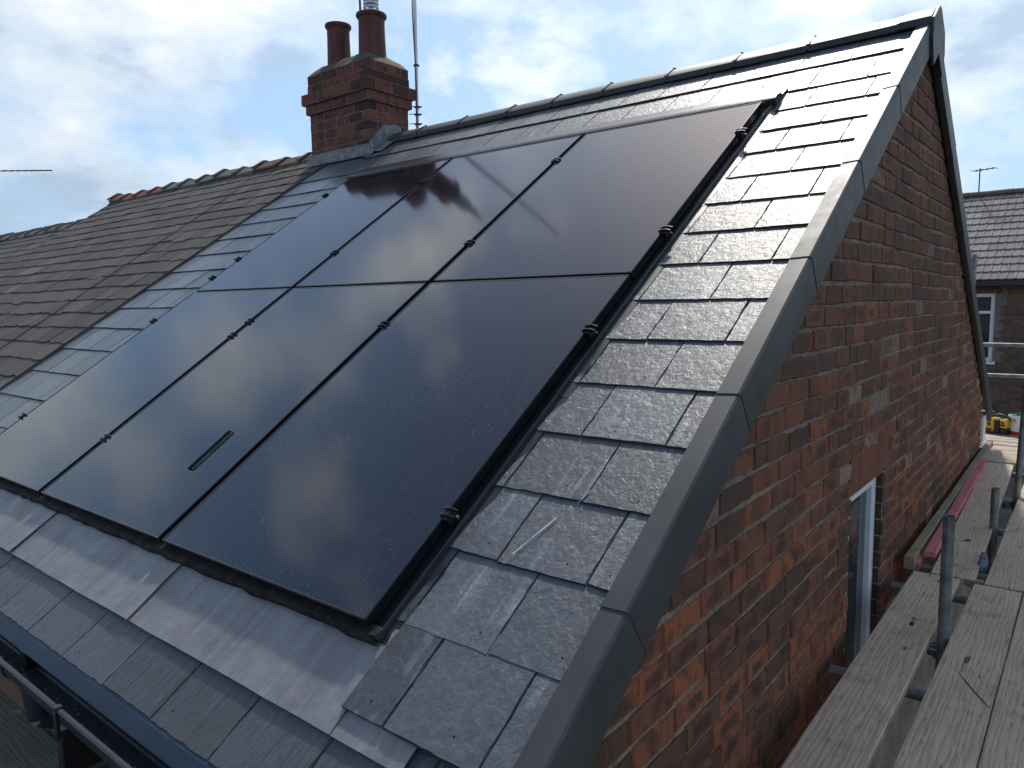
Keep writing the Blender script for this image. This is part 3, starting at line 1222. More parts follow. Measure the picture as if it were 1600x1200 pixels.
# lead flashing under the array
def lead_sheet(x0, x1, v0, v1, n, seed, pts=9, rows=5):
    rn = random.Random(seed)
    q = MB()
    grid = []
    for j in range(rows):
        for i in range(pts):
            x = x0 + (x1 - x0) * i / (pts - 1)
            v = v0 + (v1 - v0) * j / (rows - 1)
            z = n + 0.0035 * math.sin(x * 17 + seed) * (j / (rows - 1)) + rn.uniform(-0.0012, 0.0012)
            if j == 0:
                v += rn.uniform(-0.002, 0.002)
            if i == 0:
                z += 0.001
            if seed < 6 and i == pts - 1:
                z += 0.006
            if seed < 6 and i == pts - 2:
                z += 0.002
            grid.append(RP(x, v, z))
    n_ = len(grid)
    fs = []
    for j in range(rows - 1):
        for i in range(pts - 1):
            a = j * pts + i
            fs.append((a, a + 1, a + pts + 1, a + pts))
    q.add(grid + [p - NV * 0.0025 for p in grid], fs)
    b = n_
    q.f += [tuple(b + i for i in reversed(f_)) for f_ in fs]
    for i in range(pts - 1):
        q.f.append((i, i + 1, b + i + 1, b + i))
    for j in range(rows - 1):
        q.f.append((j * pts, (j + 1) * pts, b + (j + 1) * pts, b + j * pts))
        q.f.append((j * pts + pts - 1, (j + 1) * pts + pts - 1, b + (j + 1) * pts + pts - 1, b + j * pts + pts - 1))
    q.mi = [0] * len(q.f)
    q.pc = [0.0] * len(q.f)
    return q


for i, (a, b) in enumerate(((-4.40, -3.16), (-3.18, -2.07), (-2.09, -0.975), (-0.99, 0.085))):
    lead_sheet(a, b, -0.268, 0.03, SN - 0.002 + 0.003 * (3 - i), i + 3).obj('lead_flashing', LEAD, house, RP((a + b) / 2, -0.13, SN), smooth=60)
lead_sheet(0.07, 0.33, -0.268, -0.1, SN - 0.006, 11, 5, 3).obj('lead_flashing', LEAD, house, RP(0.2, -0.2, SN), smooth=60)

# black apron, side tray and top flashing of the array
q = MB()
rn = random.Random(8)
npt = 60
P = []
for i in range(npt + 1):
    x = -3.50 + i * (3.545 / npt)
    P.append((x, -0.034 + rn.uniform(-0.005, 0.004), rn.uniform(-0.003, 0.003)))
for (x, v, d), (x2, v2, d2) in zip(P[:-1], P[1:]):
    A = [RP(x, v, SN + 0.020), RP(x, -0.020, SN + 0.030 + d), RP(x, 0.012, SN + 0.022)]
    B = [RP(x2, v2, SN + 0.020), RP(x2, -0.020, SN + 0.030 + d2), RP(x2, 0.012, SN + 0.022)]
    q.add([A[0] - NV * 0.018, A[0], A[1], A[2], B[0] - NV * 0.018, B[0], B[1], B[2]], [(0, 1, 5, 4), (1, 2, 6, 5), (2, 3, 7, 6)])
q.obj('black_apron', APRON, house, RP(-1.7, -0.02, SN))
for (a, b, up) in ((-0.02, 1.02, 0.0), (0.99, 2.36, 0.002), (2.33, 3.60, 0.004)):
    q = MB()

    def sec(v):
        return [RP(-0.02, v, SN + 0.004 + up), RP(0.026, v, SN + 0.004 + up), RP(0.030, v, SN + 0.016 + up), RP(0.036, v, SN + 0.019 + up), RP(0.041, v, SN + 0.014 + up), RP(0.044, v, SN + 0.002 + up), RP(0.075, v, SN - 0.001),
                RP(0.075, v, SN - 0.004), RP(-0.02, v, SN + 0.001 + up)]
    A, B = sec(a), sec(b)
    n = len(A)
    q.add(A + B, [(i, (i + 1) % n, n + (i + 1) % n, n + i) for i in range(n)] + [tuple(range(n)), tuple(reversed(range(n, 2 * n)))])
    q.obj('side_tray', TRAY, house, RP(0.03, (a + b) / 2, SN), smooth=30)
q = MB()


def sec(x):
    return [RP(x, 3.432, SN + 0.030), RP(x, 3.438, SN + 0.044), RP(x, 3.475, SN + 0.050), RP(x, 3.535, SN + 0.034), RP(x, 3.55, SN + 0.020), RP(x, 3.66, SN + 0.013), RP(x, 3.66, SN + 0.002), RP(x, 3.432, SN + 0.004)]


A, B = sec(-3.53), sec(0.055)
n = len(A)
q.add(A + B, [(i, (i + 1) % n, n + (i + 1) % n, n + i) for i in range(n)] + [tuple(range(n)), tuple(reversed(range(n, 2 * n)))])
q.obj('top_flashing', TRAY, house, RP(-1.7, 3.5, SN), smooth=25)
q = MB()
for (v0, v1) in ((-0.02, 3.45),):
    A = [RP(-3.53, v0, SN), RP(-3.53, v0, SN + 0.012), RP(-3.47, v0, SN + 0.012), RP(-3.47, v0, SN)]
    B = [p + UV * (v1 - v0) for p in A]
    q.add(A + B, [(i, (i + 1) % 4, 4 + (i + 1) % 4, 4 + i) for i in range(4)] + [(0, 1, 2, 3)])
q.obj('side_tray', TRAY, house, RP(-3.5, 1.7, SN))
q = MB()
A = [RP(-3.46, -0.0, SN + 0.002), RP(0.0, -0.0, SN + 0.002), RP(0.0, 3.44, SN + 0.002), RP(-3.46, 3.44, SN + 0.002)]
q.add(A, [(0, 1, 2, 3)])
q.obj('array_tray', IRON, house, RP(-1.7, 1.7, SN))

# eave tray, fascia and gutter
q = MB()
A = [(0, -0.30, -0.285), (0, -0.350, -0.312), (0, -0.378, -0.352), (0, -0.375, -0.356), (0, -0.345, -0.318), (0, -0.30, -0.292)]
q.extrude(A, (-4.45, 0, 0), (0.60, 0, 0))
q.obj('eave_tray', UNDERLAY, house, (-1.9, -0.34, -0.32))
q = MB()
q.box((-4.45, -0.328, -0.56), (0.60, -0.305, -0.30))
q.obj('fascia_board', GUTTER, house)
q = MB()
q.box((-4.45, -0.305, -0.565), (0.60, 0.03, -0.553))
q.obj('soffit', GUTTER, house)
gout = [(-0.332, -0.345), (-0.332, -0.372), (-0.338, -0.378), (-0.338, -0.418), (-0.345, -0.425), (-0.425, -0.425), (-0.440, -0.405), (-0.446, -0.358), (-0.458, -0.356), (-0.460, -0.347), (-0.455, -0.343), (-0.444, -0.346)]
gin = [(-0.441, -0.352), (-0.437, -0.402), (-0.424, -0.421), (-0.347, -0.421), (-0.342, -0.416), (-0.342, -0.376), (-0.336, -0.370), (-0.335, -0.345)]
q = MB()
q.extrude([(0, y_, z_) for y_, z_ in gout + gin], (-4.45, 0, 0), (0.62, 0, 0))
gut = q.obj('gutter', GUTTER, house, (-1.9, -0.4, -0.42), smooth=30)
for x in (-1.42, -0.30, -2.6):
    q = MB()
    q.extrude([(0, y_ + (0.003 if y_ > -0.4 else -0.003), z_ - 0.004) for y_, z_ in gout[:9]] + [(0, -0.448, -0.346), (0, -0.436, -0.352), (0, -0.433, -0.400), (0, -0.42, -0.416), (0, -0.35, -0.416), (0, -0.333, -0.37)],
              (x - 0.035, 0, 0), (x + 0.035, 0, 0))
    q.box((x - 0.028, -0.372, -0.41), (x + 0.028, -0.342, -0.358), ch=0.004)
    q.tube((x + 0.01, -0.447, -0.345), (x + 0.01, -0.462, -0.36), 0.012, 8)
    q.obj('gutter_union', CLAMP, gut)
for x in (-0.875, -1.95):
    q = MB()
    q.box((x - 0.012, -0.464, -0.352), (x + 0.012, -0.440, -0.337), ch=0.003)
    q.box((x - 0.011, -0.463, -0.440), (x + 0.011, -0.452, -0.352), ch=0.002)
    q.box((x - 0.02, -0.455, -0.560), (x + 0.02, -0.335, -0.428), ch=0.003)
    q.obj('gutter_bracket', CLAMP, gut)
# grit caught in the gutter
q = MB()
for i in range(26):
    x, y_ = rs.uniform(-1.6, -0.2), rs.uniform(-0.425, -0.345)
    s = rs.uniform(0.0015, 0.004)
    q.box((x - s, y_ - s, -0.4205), (x + s, y_ + s * 0.7, -0.4205 + s), M=None)
q.obj('gutter_grit', LEAD, gut)['kind'] = 'stuff'
# rear white fascia end
q = MB()
q.box((0.585, 7.43, -0.62), (0.635, 7.62, -0.36), ch=0.004)
q.obj('rear_fascia_end', WHITE, house)

# ================================================================== SOLAR PANELS
PW, PL = 1.117, 1.6893
CP, RPITCH = 1.150, 1.6893 + 0.018
pl_labels = {(0, 0): 'large black solar panel at the bottom right corner beside the lead flashing', (1, 0): 'black solar panel in the middle of the bottom row under a short black strip',
             (2, 0): 'black solar panel at the bottom left beside the strip of new slates', (0, 1): 'black solar panel in the upper right corner under the ridge',
             (1, 1): 'black solar panel in the middle of the top row, left of the upper right one', (2, 1): 'black solar panel in the top left corner just below the chimney'}


def panel(c, r):
    x1 = -c * CP - 0.002
    x0 = x1 - PW
    v0 = r * RPITCH
    v1 = v0 + PL
    th = thing('solar_panel', pl_labels[(c, r)], 'solar panel', RP((x0 + x1) / 2, v0, 0), 'black solar panels set into the roof')
    q = MB()
    M = RM(x0, v0, 0)
    fw = 0.009
    for lo, hi in (((0, 0, -0.034), (fw, PL, 0.0035)), ((PW - fw, 0, -0.034), (PW, PL, 0.0035)), ((fw, 0, -0.034), (PW - fw, fw, 0.0035)), ((fw, PL - fw, -0.034), (PW - fw, PL, 0.0035))):
        q.box(lo, hi, M=M, ch=0.0028)
    q.obj('frame', FRAME, th)
    q = MB()
    q.box((fw, fw, -0.004), (PW - fw, PL - fw, 0.001))
    me = q.mesh('glass', GLASS)
    o = inst('glass', me, th, RP(x0, v0, 0), (TH, 0, 0))
    return th


panels = {(c, r): panel(c, r) for c in range(3) for r in range(2)}
# clamps along the seams; each belongs to the panel on its left
q = MB()
q.box((-0.011, -0.030, -0.030), (0.011, 0.030, 0.006), ch=0.002)
for s in (-1, 1):
    vs = [(-0.030, s * 0.016 - 0.003, 0.002), (0.030, s * 0.016 - 0.003, 0.002), (0.034, s * 0.016 - 0.003, 0.012), (0.012, s * 0.016 - 0.003, 0.020), (-0.012, s * 0.016 - 0.003, 0.020), (-0.034, s * 0.016 - 0.003, 0.012)]
    q.add(vs + [(x, y_ + 0.006, z) for x, y_, z in vs], [tuple(range(6)), tuple(reversed(range(6, 12)))] + [(i, (i + 1) % 6, 6 + (i + 1) % 6, 6 + i) for i in range(6)])
q.tube((0, 0, 0.004), (0, 0, 0.011), 0.007, 8)
clamp_me = q.mesh('clamp', CLAMP)
q = MB()
q.tube((0.0, 0, -0.018), (0.022, 0, -0.018), 0.0065, 8)
bolt_me = q.mesh('bolt', BOLT)
for seam, vs_ in ((0, (0.387, 1.314, 2.035, 3.014)), (1, (1.327, 2.064, 3.021)), (2, (0.366, 1.211, 1.345, 2.083, 3.025)), (3, (0.381, 1.346, 1.869, 2.118, 3.079))):
    x = {0: 0.010, 1: -1.1355, 2: -2.2855, 3: -3.434}[seam]
    for v in vs_:
        c = min(2, max(0, seam if seam < 3 else 2))
        th = panels[(c, 0 if v < 1.69 else 1)]
        o = inst('clamp', clamp_me, th, RP(x, v, 0.0), (TH, 0, 0), (0.85, 0.8, 0.8))
        if seam == 0:
            inst('bolt', bolt_me, o, RP(x + 0.002, v - 0.004, -0.004), (TH, 0, 0))
# leftover stub of a gap line, added as a strip on the middle panel
q = MB()
q.box((-0.016, -0.115, 0.0), (0.016, 0.115, 0.007), ch=0.001)
me = q.mesh('gap_line_stub', [HOLE])
o = inst('gap_line_stub', me, None, RP(-1.39, 0.43, 0.0012), (TH, 0, R(0.8)))
tag(o, 'short black leftover stub of a panel gap line on the lower middle solar panel', 'trim strip')
q = MB()
for s in (-1, 1):
    q.box((s * 0.0165 - 0.0004, -0.115, 0.0), (s * 0.0165 + 0.0004, 0.115, 0.0072))
place(bpy.data.objects.new('bright_edge', q.mesh('bright_edge', TUBE)), o, RP(-1.39, 0.43, 0.0012))

# ================================================================== CHIMNEY
CX0, CX1, CY0, CY1 = -4.74, -3.845, 3.40, 3.90
chim = thing('chimney_stack', 'red brick chimney stack with two clay pots at the ridge', 'chimney', ((CX0 + CX1) / 2, (CY0 + CY1) / 2, 1.9))
rc = random.Random(31)
cb_me = []
for mat in (BRICK_CH, BRICK_SOOT):
    row = []
    for s in range(4):
        q = MB()
        vs, fs = cbox((-0.5, -0.5, -0.5), (0.5, 0.5, 0.5), 0.035)
        rn = random.Random(s)
        vs = [(x + rn.uniform(-0.02, 0.012) * (1 if x > 0 else -1), y_ + rn.uniform(-0.02, 0.012) * (1 if y_ > 0 else -1), z + rn.uniform(-0.02, 0.012) * (1 if z > 0 else -1)) for x, y_, z in vs]
        q.add(vs, fs)
        row.append(q.mesh('brick', mat))
    cb_me.append(row)


def chim_course(z0, h, ox, odd, soot):
    """ring of bricks; ox = projection beyond the shaft"""
    x0, x1, y0, y1 = CX0 - ox, CX1 + ox, CY0 - ox, CY1 + ox
    bw = 0.105
    segs = []
    # runs along X own the corners on even courses
    def run(a, b, n, off):
        cuts = [a]
        st = (b - a) / n
        for i in range(1, n):
            cuts.append(a + st * i + off * st * 0.0 + rc.uniform(-0.006, 0.006))
        cuts.append(b)
        return list(zip(cuts[:-1], cuts[1:]))
    if odd:
        xr = [(x0, x0 + 0.115)] + run(x0 + 0.115, x1 - 0.115, 3, 0) + [(x1 - 0.115, x1)] if False else run(x0, x1, 4, 0)
        yr = run(y0 + bw, y1 - bw, 1 if y1 - y0 < 0.5 else 2, 0)
    else:
        xr = [(x0 + bw, x0 + bw + 0.11)] + run(x0 + bw + 0.11, x1 - bw, 3, 0)
        yr = run(y0, y1, 2, 0)
    for a, b in xr:
        segs.append((a, b, y0, y0 + bw))
        segs.append((a, b, y1 - bw, y1))
    for a, b in yr:
        segs.append((x0, x0 + bw, a, b))
        segs.append((x1 - bw, x1, a, b))
    for (xa, xb, ya, yb) in segs:
        arris = (xb > x1 - 0.15 and ya < y0 + 0.02)
        p = 0.38 if arris else soot * 0.8
        mi = 1 if rc.random() < p else 0
        g_ = 0.005
        o = inst('brick', cb_me[mi][rc.randrange(4)], chim, ((xa + xb) / 2, (ya + yb) / 2, z0 + h / 2),
                 (0, 0, R(rc.uniform(-0.4, 0.4))), (xb - xa - g_ * 2, yb - ya - g_ * 2, h - 0.010))


CH = 0.0865
z = 1.85
zshaft = 2.712
zs = zshaft
courses = []
while zs - CH > 1.80:
    zs -= CH
    courses.append(zs)
courses.reverse()
for i, z in enumerate(courses):
    chim_course(z, CH, 0.0, i % 2, 0.06)
chim_course(zshaft, 0.088, 0.028, 0, 0.2)
chim_course(zshaft + 0.088, 0.10, 0.056, 1, 0.15)
zt = zshaft + 0.188
chim_course(zt, 0.092, 0.012, 0, 0.55)
chim_course(zt + 0.092, 0.085, 0.008, 1, 0.8)
ztop = zt + 0.177
q = MB()
i_ = 0.0085
q.box((CX0 + i_, CY0 + i_, 1.5), (CX1 - i_, CY1 - i_, zshaft - 0.002))
q.box((CX0 - 0.028 + i_, CY0 - 0.028 + i_, zshaft - 0.002), (CX1 + 0.028 - i_, CY1 + 0.028 - i_, zshaft + 0.086))
q.box((CX0 - 0.056 + i_, CY0 - 0.056 + i_, zshaft + 0.086), (CX1 + 0.056 - i_, CY1 + 0.056 - i_, zt - 0.001))
q.box((CX0 - 0.008 + i_, CY0 - 0.008 + i_, zt - 0.001), (CX1 + 0.008 - i_, CY1 + 0.008 - i_, ztop - 0.004))
q.obj('mortar_core', MORTAR_CH, chim)
# flaunching: lumpy mortar cap rising to the pots
q = MB()
nx, ny = 18, 11
grid = []
for j in range(ny):
    for i in range(nx):
        u_, w_ = i / (nx - 1), j / (ny - 1)
        x = CX0 - 0.004 + (CX1 - CX0 + 0.008) * u_
        y_ = CY0 - 0.004 + (CY1 - CY0 + 0.008) * w_
        e = min(u_ * (CX1 - CX0), (1 - u_) * (CX1 - CX0), w_ * (CY1 - CY0), (1 - w_) * (CY1 - CY0))
        z = ztop - 0.005 + 0.15 * math.sin(min(1, e / 0.22) * math.pi / 2) + rc.uniform(-0.010, 0.010) * (1 if e > 0 else 0.3)
        grid.append((x, y_, z))
fs = [(j * nx + i, j * nx + i + 1, (j + 1) * nx + i + 1, (j + 1) * nx + i) for j in range(ny - 1) for i in range(nx - 1)]
q.add(grid, fs)
q.obj('flaunching', FLAUNCH, chim, smooth=50)


def pot(x, y_, z0, z1, r, label=None):
    q = MB()
    h = z1 - z0
    q.lathe([(r * 1.02, 0), (r * 0.97, h * 0.3), (r * 0.93, h * 0.72), (r * 0.93, h - 0.05), (r * 1.04, h - 0.035), (r * 1.10, h - 0.02), (r * 1.08, h - 0.004), (r * 0.98, h), (r * 0.82, h - 0.01), (r * 0.80, h - 0.3)], (x, y_, z0), 30)
    o = q.obj('chimney_pot', POT, chim, (x, y_, z0), smooth=40)
    if label:
        o['label'] = label
    return o


pot(-4.555, 3.65, ztop + 0.01, 3.59, 0.118, 'shorter clay pot, empty')
p2 = pot(-4.06, 3.65, ztop + 0.02, 3.57, 0.132, 'taller clay pot with a ribbed steel cowl in it')
q = MB()
for i in range(9):
    zz = 3.55 + i * 0.034
    q.lathe([(0.060, zz), (0.074, zz + 0.008), (0.074, zz + 0.016), (0.060, zz + 0.024)], (-4.06, 3.65, 0), 18)
q.lathe([(0.045, 3.66), (0.045, 4.02)], (-4.06, 3.65, 0), 14)
q.obj('cowl', ALLOY, p2, smooth=30)
# lead apron and step flashing round the stack
q = MB()
rn = random.Random(3)


def ribbon(pts_lo, pts_hi, push):
    for i in range(len(pts_lo) - 1):
        a, b, c_, d_ = Vector(pts_lo[i]), Vector(pts_lo[i + 1]), Vector(pts_hi[i + 1]), Vector(pts_hi[i])
        p = Vector(push)
        q.add([a, b, c_, d_, a - p, b - p, c_ - p, d_ - p], [(0, 1, 2, 3), (3, 2, 6, 7), (0, 1, 5, 4)])


xs = [CX0 - 0.04 + i * (CX1 - CX0 + 0.10) / 12 for i in range(13)]
lo = [(x, CY0 - 0.022, RP(0, 0, SN).z + (CY0 - 0.02 + 0.0) * math.tan(TH) + 0.0) for x in xs]
zf = lambda y_: RP(0, 0, SN + 0.012).z + (y_ - RP(0, 0, SN + 0.012).y) * math.tan(TH)
lo = [(x, CY0 - 0.020 - rn.uniform(0, 0.004), zf(CY0 - 0.02)) for x in xs]
hi = [(x, CY0 - 0.008, zf(CY0) + 0.085 + rn.uniform(-0.006, 0.006) + (0.0)) for x in xs]
ribbon(lo, hi, (0, -0.010, 0))
# apron on the slates in front
ap0 = [RP(x, 4.02 + rn.uniform(-0.008, 0.008), SN + 0.010) for x in xs]
ap1 = [RP(x, 4.165, SN + 0.013) for x in xs]
ribbon(ap0, ap1, NV * 0.004)
# side step flashing (on the +X face)
ys = [CY0 - 0.02, 3.50, 3.56, 3.62, 3.70, 3.78]
lo = [(CX1 + 0.014, y_, zf(min(y_, 3.7)) - 0.01) for y_ in ys]
steps = [0.11, 0.15, 0.17, 0.13, 0.10, 0.08]
hi = [(CX1 + 0.009, y_, zf(min(y_, 3.7)) + s_) for y_, s_ in zip(ys, steps)]
ribbon(lo, hi, (0.006, 0, 0))
ws0 = [(CX1 + 0.15, y_, zf(min(y_, 3.68)) + 0.004) for y_ in ys]
ws1 = [(CX1 + 0.012, y_, zf(min(y_, 3.7)) + 0.022) for y_ in ys]
ribbon(ws0, ws1, NV * 0.004)
q.obj('lead_flashing', LEAD_DULL, chim, smooth=40)

# aerial mast on the stack
mast = thing('aerial_mast', 'pale aluminium aerial mast with a black cable strapped to the right of the chimney', 'aerial mast', (-3.80, 3.95, 2.5))
q = MB()
q.tube((-3.805, 3.97, 2.50), (-3.79, 3.97, 5.2), 0.0165, 12)
q.obj('mast', ALLOY, mast, smooth=40)
q = MB()
pts = []
for i in range(24):
    t = i / 23
    zz = 2.52 + t * 2.7
    pts.append((-3.80 + 0.014 * math.sin(t * 9 + 0.6) + 0.012, 3.95 - 0.012, zz))
q.path(pts, 0.0055, 6)
q.obj('cable', CABLE, mast)
for zz in (2.58, 2.67, 2.74):
    q = MB()
    q.tube((-3.845, 3.90, zz), (-3.75, 3.985, zz + 0.004), 0.004, 6)
    q.box((-3.826, 3.948, zz - 0.006), (-3.768, 3.992, zz + 0.006), ch=0.002)
    q.obj('bracket', IRON, mast)
q = MB()
q.box((-3.822, 3.952, 3.12), (-3.782, 3.992, 3.14))
q.obj('tape', CABLE, mast)
q = MB()
q.tube((-4.48, 3.88, 2.9), (-4.49, 3.88, 4.6), 0.011, 8)
o = q.obj('aerial_pole', IRON, None, (-4.48, 3.88, 2.9))
tag(o, 'thin dark pole rising behind the shorter chimney pot', 'pole')

# ================================================================== NEIGHBOUR HOUSE (old slates)
nb_ = thing('terraced_house', 'neighbouring terraced house with an old brown slate roof and broken red ridge', 'house', (-7.1, 3.7, GZ))
NX0, NX1 = -9.72, -4.455
q = MB()
ap = RP(0, 0, SN - 0.03)
e0 = RP(0, EAVE_V, SN - 0.03)
az2 = e0.z + (APEX_Y - e0.y) * math.tan(TH)
q.add([(NX0, e0.y, e0.z), (NX1, e0.y, e0.z), (NX1, APEX_Y, az2), (NX0, APEX_Y, az2), (NX0, 2 * APEX_Y - e0.y, e0.z), (NX1, 2 * APEX_Y - e0.y, e0.z)],
      [(0, 1, 2, 3), (3, 2, 5, 4)])
q.add([(NX0, e0.y, e0.z), (NX0, APEX_Y, az2), (NX0, 2 * APEX_Y - e0.y, e0.z)], [(0, 1, 2)])
nroof = q.obj('roof', BEDDING, nb_, (-7.1, 3.7, 0))
q = MB()
q.box((NX0 + 0.1, 0.02, GZ), (-4.82, 7.38, -0.45))
q.obj('wall', WALLBODY, nb_)
OG = 0.197
ro_ = random.Random(77)
cells = []
nc = int((4.40 - EAVE_V) / OG) + 1
for k in range(nc):
    v = EAVE_V + k * OG
    x = NX1 - (0.0 if k % 2 else 0.13) - 0.0
    if k % 2 == 0:
        cells.append((NX1 - 0.13, NX1, v, k))
    while x > NX0:
        x2 = max(NX0, x - ro_.gauss(0.262, 0.012))
        if x2 < NX0 + 0.06:
            x2 = NX0
        cells.append((x2, x, v, k))
        x = x2
cells.sort(key=lambda t: (RP((t[0] + t[1]) / 2, t[2], 0) - campos).length if not (t[2] < 0.6 + 0.0) else 50)
omesh = {}
st = MB()


def old_variant(seed):
    return slate_variant(1.0, 1.0, seed, 0.01, False, 1.0)


def old_sl(wd, seed):
    """weathered slate: wavy tail, unit width"""
    rn = random.Random(seed)
    n = 6
    bot = [(-0.5 + i / n, rn.uniform(-0.006, 0.006)) for i in range(n + 1)]
    if rn.random() < 0.35:
        bot[0] = (bot[0][0], bot[0][1] + rn.uniform(0.006, 0.02))
    if rn.random() < 0.35:
        bot[-1] = (bot[-1][0], bot[-1][1] + rn.uniform(0.006, 0.02))
    outl = bot + [(0.5, 0.12), (0.5, OG + 0.05), (-0.5, OG + 0.05), (-0.5, 0.12)]
    m_ = len(outl)
    t = 0.0055
    vs = [(x, y_, rn.uniform(-0.001, 0.002) if i <= n else 0) for i, (x, y_) in enumerate(outl)]
    vs += [(x, y_, z_ - t) for x, y_, z_ in vs]
    fs = [tuple(range(m_))] + [(i, (i + 1) % m_, m_ + (i + 1) % m_, m_ + i) for i in range(m_)]
    return vs, fs


OV = [old_sl(1, s) for s in range(10)]
OM = []
for vs, fs in OV:
    q = MB()
    q.add(vs, fs)
    OM.append(q.mesh('slate', OLD_SLATE))
otilt = 0.007 / OG
for i, (a, b, v, k) in enumerate(cells):
    wd = b - a - ro_.uniform(0.002, 0.005)
    sag = 0.006 * math.sin(a * 1.3 + 1.0) + 0.004 * math.sin(a * 3.1)
    loc = RP((a + b) / 2, v + (ro_.uniform(-0.008, 0.008) if ro_.random() > 0.035 else ro_.uniform(-0.035, -0.012)) + sag, SN + 0.005 + ro_.uniform(-0.001, 0.0015) + 0.004 * math.sin(a * 1.1 + v))
    rot = Euler((TH - otilt + R(ro_.uniform(-0.35, 0.35)), R(ro_.uniform(-0.4, 0.4)), R(ro_.uniform(-0.8, 0.8))))
    j = ro_.randrange(10)
    if i < 300:
        inst('slate', OM[j], nroof, loc, rot, (wd, 1, 1))
    else:
        M = Matrix.Translation(loc) @ rot.to_matrix().to_4x4() @ Matrix.Diagonal((wd, 1, 1, 1))
        st.add(OV[j][0], OV[j][1], 0, ro_.random() + 0.001, M)
so = st.obj('slating', OLD_SLATE, nroof)
so['kind'] = 'stuff'
# boundary mortar fillet with lichen, and a thin wire lying down the slope
q = MB()
for i in range(40):
    v0, v1 = EAVE_V + i * 0.12, EAVE_V + (i + 1) * 0.12
    wv = ro_.uniform(0.010, 0.020)
    A = [RP(NX1 - wv, v0, SN + 0.012), RP(NX1 + 0.004, v0, SN + 0.017), RP(NX1 + 0.010, v0, SN - 0.004), RP(NX1 - wv, v0, SN - 0.004)]
    B = [p + UV * (v1 - v0) for p in A]
    q.add(A + B, [(i_, (i_ + 1) % 4, 4 + (i_ + 1) % 4, 4 + i_) for i_ in range(4)] + [(0, 1, 2, 3), (7, 6, 5, 4)])
q.obj('boundary_fillet', BEDDING, nroof)
q = MB()
pts = [RP(-5.62, 3.75, SN + 0.02), RP(-5.60, 3.0, SN + 0.016), RP(-5.55, 2.1, SN + 0.02), RP(-5.52, 1.4, SN + 0.016), RP(-5.5, 1.0, SN + 0.02), RP(-5.62, 0.72, SN + 0.014), RP(-5.60, 0.6, SN + 0.014)]
q.path(pts, 0.004, 5)
o = q.obj('thin_cable', CABLE, None, RP(-5.6, 2, SN))
tag(o, 'thin dark cable lying down the old brown slate roof', 'cable')


def ridge_run(x0, x1, parent, mats, pitch=0.40, zoff=0.0, collar=True, seedr=4, crest=False):
    rn = random.Random(seedr)
    x = x1
    i = 0
    while x > x0 + 0.1:
        x2 = max(x0, x - pitch)
        tilt = rn.uniform(-0.012, 0.018)
        zz = RZ + 0.001 + zoff + rn.uniform(-0.012, 0.012)
        q = MB()
        P = [(0, -0.155, -0.098), (0, -0.150, -0.075), (0, -0.02, 0.018), (0, 0.02, 0.018), (0, 0.150, -0.075), (0, 0.155, -0.098), (0, 0, -0.002)]
        q.extrude(P, (x2 + 0.004, APEX_Y, zz + tilt), (x - 0.004, APEX_Y, zz))
        if collar:
            P3 = [(0, p_[1] * 1.10, p_[2] * 1.0 + 0.022) for p_ in P]
            q.extrude(P3, (x2 + 0.002, APEX_Y, zz + tilt + 0.003), (x2 + 0.05, APEX_Y, zz + tilt))
        if crest:
            for s in range(4):
                xa = x2 + 0.03 + s * 0.1
                q.box((xa, APEX_Y - 0.012, zz), (xa + 0.055, APEX_Y + 0.012, zz + 0.055))
        mat = mats(x, rn)
        q.obj('ridge_tile', mat, parent, (x, APEX_Y, zz), smooth=30)
        x = x2
        i += 1
    nseg = int((x1 - x0) / 0.12)
    for sgn in (-1, 1):
        q = MB()
        for i in range(nseg):
            xa, xb = x0 + (x1 - x0) * i / nseg, x0 + (x1 - x0) * (i + 1) / nseg
            d = rn.uniform(0, 0.02)
            ya = APEX_Y + sgn * (0.175 + d)
            zl = RZ + 0.001 + zoff
            q.add([(xa, ya, zl - 0.135), (xb, ya, zl - 0.135), (xb, APEX_Y + sgn * 0.12, zl - 0.062), (xa, APEX_Y + sgn * 0.12, zl - 0.062)], [(0, 1, 2, 3)])
        q.obj('ridge_bedding', BEDDING, parent)


def oldmat(x, rn):
    if x < -8.4:
        return RIDGE_RED
    if x < -8.2 and rn.random() < 0.5:
        return RIDGE_RED
    return rn.choice([RIDGE_OLD, RIDGE_OLD, RIDGE_GREY, RIDGE_RED])


ridge_run(NX0 + 0.02, CX0 - 0.01, nroof, oldmat, 0.42, 0.015)

# third roof further down the terrace, a step lower
t3 = thing('terraced_house', 'far terraced house a step lower, its grey ridge just showing at the left edge', 'house', (-12.5, 3.7, GZ))
DZ = -0.24
q = MB()
q.add([(-18, e0.y, e0.z + DZ), (NX0 + 0.02, e0.y, e0.z + DZ), (NX0 + 0.02, APEX_Y, az2 + DZ), (-18, APEX_Y, az2 + DZ), (-18, 2 * APEX_Y - e0.y, e0.z + DZ), (NX0 + 0.02, 2 * APEX_Y - e0.y, e0.z + DZ)],
      [(0, 1, 2, 3), (3, 2, 5, 4)])
r3 = q.obj('roof', BEDDING, t3, (-12.5, 3.7, 0))
q = MB()
q.box((-18, 0.02, GZ), (NX0 + 0.05, 7.38, -0.62))
q.obj('wall', WALLBODY, t3)
q = MB()
for k in range(25):
    x = NX0 + 0.0
    v = EAVE_V + k * OG
    x -= 0.13 * (k % 2)
    while x > -17.8:
        x2 = x - 0.30
        loc = RP((x + x2) / 2, v + ro_.uniform(-0.006, 0.006), SN + 0.006) + Vector((0, 0, DZ))
        M = Matrix.Translation(loc) @ Matrix.Rotation(TH - otilt, 4, 'X') @ Matrix.Rotation(R(ro_.uniform(-0.6, 0.6)), 4, 'Z') @ Matrix.Diagonal((0.296, 1, 1, 1))
        j = ro_.randrange(10)
        q.add(OV[j][0], OV[j][1], 0, ro_.random() + 0.001, M)
        x = x2
